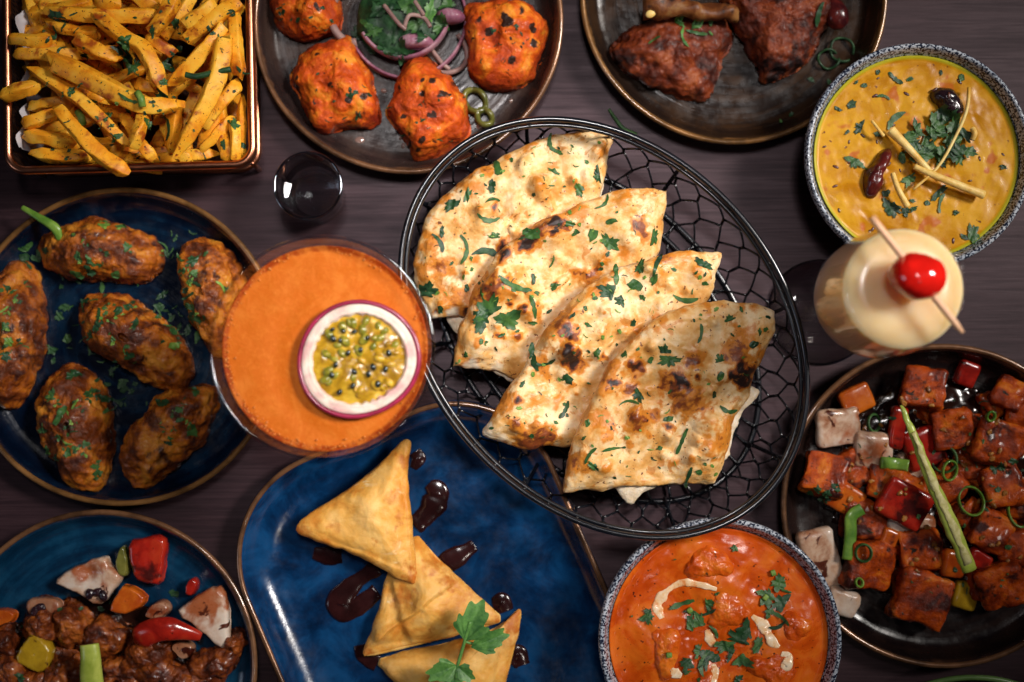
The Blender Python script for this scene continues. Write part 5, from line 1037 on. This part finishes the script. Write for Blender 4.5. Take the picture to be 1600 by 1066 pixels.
gc = empty('green_chilli', W[20] - [0, 0, .005], 'slit green chilli laid slantwise across the paneer heap', 'chilli')
V, F = tube(W, rad, 14, False, 0, .6); V = V + fbm(V, 90, 3, 2)[:, None] * .0012; mk('skin', V, F, GCHILLI, gc)
V, F = tube(W[8:38] + [0, 0, .0024], rad[8:38] * .55, 10, False, 0, .5); V = V + fbm(V, 220, 3, 2)[:, None] * .0016; mk('seed_core', V, F, CHSEED, gc)
for k in range(46):
    a, r_ = g.uniform(0, 6.28), 165 * math.sqrt(g.random()); herb(1473 + r_ * math.cos(a), 775 + r_ * math.sin(a) * 1.05, g.uniform(5, 14), pb, g.choice(['bit', 'strip', 'bit']), None, None, LEAF[g.choice([0, 0, 1])], g=g, curl=.1, label='green herb fleck on the glazed paneer heap', cat='herb', group='herb flecks on the paneer')
BIT = food('fried_garlic', [(0, (0.10, 0.025, 0.006)), (1, (0.42, 0.17, 0.03))], 200, 4, .3, .1, .5, 300, .0008, coat=.2)
for k in range(70):
    a, r_ = g.uniform(0, 6.28), 160 * math.sqrt(g.random()); h = hit(1473 + r_ * math.cos(a), 775 + r_ * 1.05 * math.sin(a), pb)[0]
    if h is None: continue
    s_ = g.uniform(.0008, .0018); V, F = _ell((h.x, h.y, h.z + .0004), s_ * 1.5, s_, s_ * .7, g.uniform(0, 3), 6, ((.0014, 400, 3),), k); mk('garlic_bit', V, F, BIT, label='small fried garlic bit stuck on the glazed paneer heap', cat='garlic', group='garlic bits on the paneer')
for (x, y) in [(130, 480), (160, 490), (190, 470), (110, 490), (150, 505), (730, 390), (690, 410), (670, 415)]:
    q = cp_(x, y); herb(q[0], q[1], 18, pb, 'leaf', None, None, LEAF[0], g=g, curl=.1, label='dark herb clump piece on a paneer cube side', cat='herb', group='herb clumps on the paneer')

# ------------------------------------------------------------------ tomato curry bowl
br, c, R = bowl(1126, 1001, 189, 'speckled white and navy bowl holding the orange tomato curry')
z = .0515; cq = lambda x, y: (920 + x / 3.726, 780 + y / 3.726); rs = .907 * R
chunks = [(700, 375, 180, 125, 12, 'chicken piece nearest the bread basket in the curry'), (800, 650, 150, 140, 20, 'chicken piece in the middle of the curry'), (1190, 745, 110, 115, -15, 'chicken piece at the right side of the curry'), (445, 880, 110, 180, 20, 'chicken piece at the left of the curry'), (1080, 980, 180, 140, 10, 'chicken piece at the lower right of the curry'), (640, 1070, 170, 90, 0, 'chicken piece cut by the bottom edge in the curry')]
surface_disc('tomato_curry', c, rs, z, MAKHANI, None, [(P(*cq(x, y), z), L((rx + ry) / 2 / 3.726, z) * 1.25, .005) for x, y, rx, ry, r_, lb in chunks], ((.0016, 45, 3), (.0009, 130, 3)), 8, label='glossy orange tomato curry filling the speckled bowl', cat='curry', dish='curry')
for k, (x, y, rx, ry, rot, lb) in enumerate(chunks):
    a = np.linspace(0, 6.28, 18, endpoint=False); rr = 1 + .12 * np.sin(3 * a + k) ; o = [cq(x + rx * .92 * math.cos(t) * q, y + ry * .92 * math.sin(t) * q) for t, q in zip(a, rr)]
    pillow('chicken_piece', o, z - .001, .0100, MEATSPICE, a=2.6, b=.6, nz=((.0030, 50, 3), (.0014, 130, 3), (.0005, 300, 2)), na=100, nr=34, seed=120 + k, jag=3, label=lb, cat='chicken', group='chicken in the tomato curry', dish='curry')
cb_ = dish_bvh('curry'); g = random.Random(81)
def ribbon(p, ws, name, mat, conv, bvh, n=40, lift=.0007, label=None, cat=None, group=None, seed=1, flat=.25, rough=.5, nf=70):
    q = spline([conv(x, y) for x, y in p], n); W = []
    for x, y in q: h = hit(x, y, bvh)[0]; W.append(h)
    zz = np.array([h.z for h in W]); zz = np.convolve(np.r_[zz[:1], zz[:1], zz, zz[-1:], zz[-1:]], np.ones(5) / 5, 'valid')
    W = np.stack([[h.x for h in W], [h.y for h in W], np.maximum(zz, [h.z for h in W]) + lift], 1)
    rad = np.interp(np.linspace(0, 1, n), np.linspace(0, 1, len(ws)), ws) * np.clip(1 + rough * fbm(W, nf, 3, seed), .25, 2)
    V, F = tube(W, rad, 12, False, 0, flat); return mk(name, V, F, mat, None, label, cat, group)
for k, (p, ws, lb) in enumerate([([(745, 525), (640, 497), (540, 487), (450, 540), (400, 620), (425, 695)], (.0016, .0030, .0034, .0042, .0058, .0022), 'curved white cream swirl at the upper left of the curry'), ([(950, 680), (1020, 740), (1070, 830), (1110, 860)], (.0018, .0060, .0044, .002), 'cream streak at the right of the curry'),
      ([(1120, 900), (1160, 920), (1150, 970), (1120, 960)], (.003, .005, .005, .003), 'round cream spot below the right streak'), ([(690, 760), (705, 810), (725, 855)], (.0018, .0042, .002), 'small cream drop by the herb heap'), ([(720, 960), (735, 1010), (720, 1075)], (.002, .0046, .004), 'cream streak at the bottom edge of the curry'), ([(480, 990), (500, 1010), (540, 1030)], (.003, .005, .002), 'cream patch at the lower left of the curry')]):
    ribbon(p, [q_ * .78 for q_ in ws], 'cream_swirl', CREAM, cq, cb_, label=lb, cat='cream', group='cream on the curry', seed=k, rough=.75, n=60, flat=.16, lift=.0002, nf=110)
for (x, y, s, kd) in [(330, 680, 110, 'leaf'), (350, 660, 70, 'leaf'), (540, 610, 150, 'strip'), (690, 610, 90, 'leaf'), (690, 660, 100, 'strip'), (620, 680, 140, 'strip'), (580, 720, 110, 'leaf'), (640, 720, 130, 'leaf'), (1040, 570, 130, 'leaf'), (1120, 600, 150, 'leaf'), (1000, 545, 70, 'bit'), (1110, 485, 120, 'leaf'), (1140, 530, 80, 'strip'), (1095, 680, 150, 'strip'), (1100, 735, 100, 'strip'), (1040, 660, 80, 'leaf'),
      (870, 820, 170, 'leaf'), (790, 850, 130, 'leaf'), (920, 760, 160, 'leaf'), (880, 930, 160, 'leaf'), (990, 850, 110, 'leaf'), (830, 900, 120, 'leaf'), (680, 920, 160, 'leaf'), (640, 880, 110, 'leaf'), (570, 950, 120, 'leaf'), (740, 930, 110, 'leaf'), (730, 770, 90, 'strip'), (850, 285, 60, 'leaf'), (570, 1005, 60, 'leaf'), (860, 1050, 80, 'leaf'), (745, 550, 40, 'bit'), (660, 960, 130, 'strip'), (500, 350, 20, 'bit'), (250, 680, 18, 'bit'), (640, 1050, 30, 'bit')]:
    q = cq(x, y); herb(q[0], q[1], s / 3.726, cb_, kd, None, None, LEAF[g.choice([0, 1, 1])], g=g, lift=.0014, curl=.2, label='coriander leaf lying on the tomato curry', cat='herb', group='coriander on the tomato curry')
for (x, y) in [(1070, 428), (1025, 570), (585, 645), (465, 905)]:
    h = hit(*cq(x, y), cb_)[0]; V, F = rbox((.0042, .0036, .003), (h.x, h.y, h.z + .002), (0, 0, x), .5, 5); mk('herb_stalk', V, F, LEAF[2], label='pale green stem cube on the tomato curry', cat='herb', group='stem cubes on the tomato curry')

# ------------------------------------------------------------------ samosa plate (oblong, blue)
sz = .024; ax = np.array([.40, .915]); ax /= np.linalg.norm(ax)
ec = np.array([590., 655.]); ctr_px = np.array([708., 1027.]); cw_ = P(*ctr_px, sz); hw = L(263, sz); hl = .1755
angp = math.atan2(-ax[1], ax[0])          # world direction of the long axis
sp = empty('oblong_plate', (cw_[0], cw_[1], 0), 'oblong bright blue glazed plate carrying the samosas', 'plate')
def orr(inset, z, n=24):
    q = rrect(-hl + inset, -hw + inset, hl - inset, hw - inset, max(.078 - inset * .7, .02), n); c_, s_ = math.cos(angp), math.sin(angp)
    return np.stack([cw_[0] + q[:, 0] * c_ - q[:, 1] * s_, cw_[1] + q[:, 0] * s_ + q[:, 1] * c_, np.full(len(q), z)], 1)
lv = [orr(i, z_) for i, z_ in ((.09, .0048), (.06, .0050), (.032, .0054), (.022, .0066), (.015, .0100), (.010, .0150), (.0066, .0200), (.0046, .0230), (.0026, .0242), (.0008, .0232), (.0002, .0205), (.003, .015), (.008, .007), (.016, .0012), (.04, .0004), (.09, .0004))]
V = np.concatenate(lv); n = len(lv[0]); F = grid_faces(len(lv), n); F.append(tuple(range(n))[::-1]); F.append(tuple((len(lv) - 1) * n + j for j in range(n)))
OBL = glaze('bright_blue_reactive_glaze', [(0, (0.001, 0.008, 0.030)), (0.5, (0.002, 0.023, 0.076)), (1, (0.005, 0.050, 0.145))], None, 1, None, .17, ring=False)
mk('body', V, F, OBL, sp, dish='oblong', origin=(cw_[0], cw_[1], 0))
V, F = tube(orr(.0026, .0236), .0020, 10, True); mk('rim', V, F, BRONZE, sp)
cs = lambda *l: crop(l, 350, 640, 2.5017); csf = lambda x, y: (350 + x / 2.5017, 640 + y / 2.5017)
ob_ = dish_bvh('oblong')
for k, (p, ws, lb) in enumerate([([(745, 165), (760, 190), (740, 230)], (.004, .006, .003), 'dark sauce smear by the top tip of the samosa'), ([(800, 290), (835, 330), (800, 400), (745, 455)], (.005, .0085, .007, .007), 'dark sauce trail right of the top samosa'), ([(980, 530), (920, 570), (845, 610)], (.005, .0075, .008), 'short fat sauce trail at the right of the plate'), ([(350, 560), (400, 570), (460, 565)], (.004, .0075, .008), 'sauce patch under the left tip of the top samosa'),
      ([(600, 615), (510, 680), (445, 760), (490, 790), (600, 710)], (.006, .0055, .009, .008, .006), 'hooked loop of dark sauce left of the samosas'), ([(530, 920), (540, 960), (600, 990)], (.005, .006, .007), 'sauce patch at the left tip of the lower samosas'), ([(1050, 760), (1085, 755), (1100, 790)], (.004, .007, .005), 'sauce drop at the right end of the middle samosa'), ([(1120, 990), (1150, 960), (1165, 1000)], (.006, .008, .006), 'sauce drop right of the lowest samosa')]):
    ribbon(p, ws, 'sauce_trail', SAUCE, csf, ob_, label=lb, cat='sauce', group='dark sauce on the blue plate', seed=k, flat=.17, lift=.0005)
tp = lambda *l: {'toast': [(x, y, r_ / 2.5017 * 1.2, v_) for x, y, r_, v_ in cs(*l)]}
pillow('samosa', cs((575, 985), (700, 955), (920, 905), (1090, 850), (1150, 780), (1166, 790), (1150, 880), (1100, 1080), (1060, 1220), (820, 1180), (660, 1060)), .0062, .017, PASTRY, a=2.0, b=.65, ch=1, na=150, nr=44, seed=131, soft=True, nz=((.0034, 26, 3), (.0010, 110, 3)), spots=tp((1120, 850, 60, .9), (1140, 800, 40, 1), (580, 985, 30, .7), (1050, 1000, 60, .4), (1090, 900, 80, .5)),
       creases=[csf(1090, 850) + csf(1040, 1200) + (-.003, 5)], label='lowest samosa, running out of the bottom of the picture', cat='samosa', group='samosas on the blue plate', dish='sam')
pillow('samosa', cs((700, 560), (745, 480), (800, 545), (900, 650), (1000, 745), (1108, 828), (1000, 862), (920, 885), (700, 940), (548, 975), (535, 950), (585, 850), (610, 760), (628, 650)), .014, .016, PASTRY, a=2.0, b=.65, ch=1, na=150, nr=44, seed=132, soft=True, nz=((.0034, 26, 3), (.0010, 110, 3)),
       bumps=[(x, y, r_ / 2.5, h_) for x, y, r_, h_ in cs((700, 740, 70, -.008), (800, 780, 60, .004), (620, 880, 50, .003))], spots=tp((880, 680, 50, .8), (820, 600, 60, .7), (1090, 828, 50, .8), (690, 730, 60, .7), (620, 900, 40, .5), (960, 720, 50, .6), (560, 960, 30, .8), (740, 720, 50, .5)), creases=[csf(860, 700) + csf(540, 960) + (-.005, 4), csf(640, 640) + csf(690, 800) + (.003, 6)], label='middle samosa with an open fold, half under the top one', cat='samosa', group='samosas on the blue plate', dish='sam')
pillow('samosa', cs((700, 119), (722, 117), (728, 135), (716, 220), (722, 350), (738, 500), (760, 694), (690, 667), (620, 637), (500, 563), (345, 510), (290, 494), (271, 468), (300, 432), (450, 330), (560, 250), (655, 165)), .027, .014, PASTRY, a=2.0, b=.6, ch=1, na=160, nr=46, seed=133, soft=True, nz=((.0030, 26, 3), (.0009, 110, 3)), tilt=(0, 0), thick=.004,
       bumps=[(x, y, r_ / 2.5, h_) for x, y, r_, h_ in cs((560, 380, 50, .003), (500, 430, 50, -.002), (590, 450, 40, .002), (620, 320, 60, .002))], spots=tp((660, 335, 45, .6), (430, 455, 40, .6), (710, 200, 40, .8), (735, 660, 50, .9), (285, 475, 40, .9), (700, 610, 40, .5), (640, 480, 30, .4), (330, 500, 30, .8), (725, 420, 30, .6), (400, 520, 30, .6), (560, 590, 30, .5)), creases=[csf(700, 125) + csf(735, 690) + (.0018, 3), csf(290, 470) + csf(740, 640) + (-.0015, 4)], label='top samosa, pale and plump, pointing to the orange cocktail', cat='samosa', group='samosas on the blue plate', dish='sam')
sbv = dish_bvh('sam')
sprig = empty('coriander_sprig', P(*csf(930, 930), .034), 'fresh coriander sprig lying on the lower samosas', 'herb')
st = spline([np.array(P(*csf(x, y), z_)) for x, y, z_ in ((962, 830, .050), (945, 890, .048), (925, 960, .045), (905, 1020, .043), (880, 1060, .041))], 24); V, F = tube(st, .0013, 8); mk('stem', V, F, SPRIG, sprig)
st2 = spline([np.array(P(*csf(x, y), z_)) for x, y, z_ in ((938, 905, .047), (970, 915, .046), (1010, 915, .045))], 10); V, F = tube(st2, .0010, 8); mk('stem', V, F, SPRIG, sprig)
def corileaf(x, y, s, ang, z_, seed, fan=150):
    g_ = random.Random(seed); b0 = np.array(P(*csf(x, y), z_)); sw = L(s / 2.5017, z_); n = 60; th = np.radians(np.linspace(-fan, fan, n))
    u_ = th / np.radians(fan); r = (.62 + .38 * np.cos(u_ * 1.9)) * (.74 + .26 * np.abs(np.cos(u_ * 3.1)) ** .6) * (1 + .075 * np.cos(u_ * 19 + seed)); T = np.linspace(0, 1, 9); a = -math.radians(ang)
    X = np.outer(T, r * np.cos(th)).ravel() * sw; Y = np.outer(T, r * np.sin(th)).ravel() * sw * .85; Z = np.outer(T, np.abs(np.sin(th * 2.3))).ravel() * sw * .14 + np.repeat(T, n) ** 2 * -sw * .10 + np.repeat(T, n) * sw * .12
    V = np.stack([b0[0] + X * math.cos(a) - Y * math.sin(a), b0[1] + X * math.sin(a) + Y * math.cos(a), b0[2] + Z], 1); mk('leaf', V, grid_faces(9, n, False), SPRIG, sprig)
corileaf(942, 905, 165, -68, .048, 1, 62); corileaf(965, 930, 150, -22, .047, 2, 48); corileaf(910, 1000, 120, 160, .044, 3, 60); corileaf(912, 1005, 80, 40, .044, 4, 70); corileaf(905, 1010, 100, 100, .043, 5, 80)

# ------------------------------------------------------------------ chilli chicken plate, bottom left
pt, D, pcn, R = plate(156, 1044, 244, plate_blue, BRONZE, 'blue glazed plate of dark glazed chicken and peppers, bottom left')
cbx = lambda x, y: (x / 3.726, 780 + y / 3.726); cbl = lambda *l: crop(l, 0, 780, 3.726)
pillow('soy_glaze', [(150 + 165 * math.cos(a), 1060 + 130 * math.sin(a)) for a in np.linspace(0, 6.28, 24, endpoint=False)], .0056, .0016, GRAVY, a=12, b=.5, nz=((.0010, 60, 3),), na=120, nr=30, jag=14, seed=5, label='dark glaze pooled under the chicken on the blue plate', cat='sauce', dish=D)
pil = dict(a=14, b=.34, na=120, nr=34, jag=2.5, dish=D)
OG = 'onion petals with the glazed chicken'
pillow('onion_petal', cbl((305, 480), (400, 412), (520, 360), (625, 325), (645, 375), (700, 430), (710, 455), (650, 560), (570, 625), (480, 560), (380, 515)), .012, .009, ONION, nz=((.0030, 28, 2),), ch=1, seed=141, label='large onion petal left of the red pepper square', cat='onion', group=OG, bumps=[(142, 893, 14, -.004)], **pil)
pillow('onion_petal', cbl((1015, 665), (1120, 580), (1272, 485), (1320, 560), (1345, 700), (1335, 850), (1285, 862), (1180, 770)), .014, .009, ONION, nz=((.0030, 28, 2),), ch=1, seed=142, label='big spotted onion petal against the right plate wall', cat='onion', group=OG, **pil)
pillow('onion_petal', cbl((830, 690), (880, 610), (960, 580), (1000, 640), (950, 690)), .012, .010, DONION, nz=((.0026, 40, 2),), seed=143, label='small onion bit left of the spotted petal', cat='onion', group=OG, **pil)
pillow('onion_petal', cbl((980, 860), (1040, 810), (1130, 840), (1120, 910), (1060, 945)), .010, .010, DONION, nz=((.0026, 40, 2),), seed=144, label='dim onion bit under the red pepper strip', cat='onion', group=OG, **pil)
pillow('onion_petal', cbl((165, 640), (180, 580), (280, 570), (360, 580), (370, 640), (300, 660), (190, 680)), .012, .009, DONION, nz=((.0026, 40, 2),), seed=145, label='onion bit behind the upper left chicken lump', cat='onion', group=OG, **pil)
QG = 'pepper pieces with the glazed chicken'
pillow('pepper_piece', cbl((750, 240), (850, 222), (962, 207), (978, 300), (965, 400), (945, 505), (860, 490), (795, 465), (770, 360)), .012, .009, REDPEP, nz=((.0022, 26, 2), (.0004, 150, 2)), ch=1, seed=151, label='red pepper square nearest the top of the blue plate', cat='pepper', group=QG, **pil)
pillow('pepper_piece', cbl((635, 640), (680, 550), (730, 478), (860, 550), (850, 610), (760, 660), (690, 665)), .018, .010, ORPEP, nz=((.0022, 26, 2), (.0004, 150, 2)), ch=1, seed=152, label='orange pepper wedge between onion petal and red square', cat='pepper', group=QG, **pil)
pillow('pepper_piece', cbl((680, 370), (710, 270), (735, 260), (755, 380), (745, 450), (700, 440)), .010, .010, GRPEP, nz=((.0020, 30, 2),), seed=153, label='olive green pepper sliver beside the red square', cat='pepper', group=QG, **pil)
pillow('pepper_piece', cbl((85, 935), (140, 840), (210, 760), (315, 850), (300, 950), (255, 1010), (180, 985)), .016, .010, YELPEP, nz=((.0022, 26, 2), (.0004, 150, 2)), ch=1, seed=154, label='yellow pepper piece at the lower left', cat='pepper', group=QG, **pil)
pillow('pepper_piece', cbl((1085, 550), (1100, 480), (1140, 455), (1160, 500), (1130, 560)), .008, .010, REDPEP, nz=((.0020, 30, 2),), seed=155, label='small red pepper tip above the spotted onion petal', cat='pepper', group=QG, **pil)
pillow('pepper_piece', cbl((-40, 640), (60, 630), (105, 660), (90, 710), (20, 740), (-40, 740)), .012, .009, ORPEP, nz=((.0020, 30, 2),), seed=156, label='orange pepper bit at the left picture edge', cat='pepper', group=QG, **pil)
W = spline([P(*cbx(x, y), z_) for x, y, z_ in ((795, 840, .022), (860, 780, .028), (960, 755, .030), (1060, 770, .028), (1170, 800, .024))], 30); V, F = tube(W, np.interp(np.linspace(0, 1, 30), [0, .15, .6, 1], [.003, .0095, .0085, .003]), 14, False, 0, .6); mk('pepper_piece', V, F, REDPEP, label='long curved red pepper strip over the chicken', cat='pepper', group=QG, dish=D)
CG = 'chicken lumps on the blue plate'
for k, (x, y, rx, ry, rot, zb, lb) in enumerate([(255, 720, 78, 120, 8, .012, 'chicken lump with a black top at the upper left'), (420, 740, 100, 130, -10, .012, 'rough brown chicken lump beside the black topped one'), (640, 810, 110, 105, 0, .010, 'dark chicken lump in the middle of the plate'), (360, 990, 90, 110, 10, .016, 'orange brown chicken lump left of the spring onion stalk'), (1255, 950, 130, 70, -22, .012, 'long chicken lump against the lower right wall'), (30, 830, 90, 90, 0, .010, 'chicken lump at the left picture edge'),
      (840, 900, 120, 70, -18, .012, 'chicken lump under the red pepper strip'), (700, 1010, 130, 90, 0, .010, 'dark chicken lump right of the spring onion stalk'), (960, 1040, 140, 80, 5, .010, 'dark chicken lump at the bottom picture edge'), (60, 1010, 90, 100, 0, .012, 'chicken lump in the lower left corner'), (1370, 840, 50, 45, 0, .014, 'small chicken bit beside the spotted onion petal'), (1120, 1060, 120, 70, 0, .010, 'chicken lump at the bottom right of the blue plate'), (200, 1060, 110, 60, 0, .012, 'dark lump below the yellow pepper')]):
    a = np.linspace(0, 6.28, 20, endpoint=False); r0 = math.radians(rot); o = []
    for t in a:
        q = 1.24 + .14 * math.sin(3 * t + k) + .08 * math.sin(5 * t + 2 * k); X, Y = rx * q * math.cos(t), ry * q * math.sin(t); o.append(cbx(x + X * math.cos(r0) - Y * math.sin(r0), y + X * math.sin(r0) + Y * math.cos(r0)))
    pillow('chicken_lump', o, zb - .005, .020, CHIK, a=2.5, b=.5, na=100, nr=36, jag=5, seed=160 + k, nz=((.0095, 36, 3), (.0028, 110, 3), (.0009, 280, 2)), label=lb, cat='chicken', group=CG, dish=D)
W = [P(*cbx(x, y), z_) for x, y, z_ in ((520, 845, .046), (528, 930, .046), (530, 1010, .044), (540, 1110, .042))]; V, F = tube(spline(W, 20), np.linspace(.0066, .0086, 20), 12, False, .2, .6); mk('spring_onion_stalk', V, F, GCHILLI, label='pale spring onion stalk pointing up from the bottom picture edge', cat='spring onion')
bb = dish_bvh(D); g = random.Random(91)
for (x, y, s) in [(1020, 550, 80), (590, 640, 50), (130, 740, 40), (470, 640, 40), (350, 640, 36), (120, 1040, 90), (640, 600, 30)]:
    q = cbx(x, y); herb(q[0], q[1], s / 3.726, bb, 'bit', None, None, LEAF[0], g=g, label='green herb bit among the glazed chicken', cat='herb', group='herb bits with the glazed chicken')
for k, (x, y) in enumerate([(570, 540), (525, 550), (600, 560), (240, 630), (210, 650)]):
    h = hit(*cbx(x, y), bb)[0]; V, F = _ell((h.x, h.y, h.z + .0012), .0042, .0034, .0024, k, 8, ((.0012, 200, 3),), k); mk('black_bean', V, F, BLKCH, label='glossy black bean on the onion and chicken', cat='bean', group='black beans on the glazed chicken')

# ------------------------------------------------------------------ dish just entering at the bottom edge, stray herb
plate(1522, 1301, 240, plate_dark, GREENRIM, 'dark plate with a green rim just showing at the bottom right edge')
W = spline([P(*cl(q)[0][:2], .0020) for q in ((220, 525), (250, 570), (290, 620), (352, 650))], 16); V, F = tube(W, np.linspace(.0010, .0020, 16), 7); mk('coriander_stalk', V, F, LEAF[1], label='stray green stalk on the table above the bread basket', cat='herb')
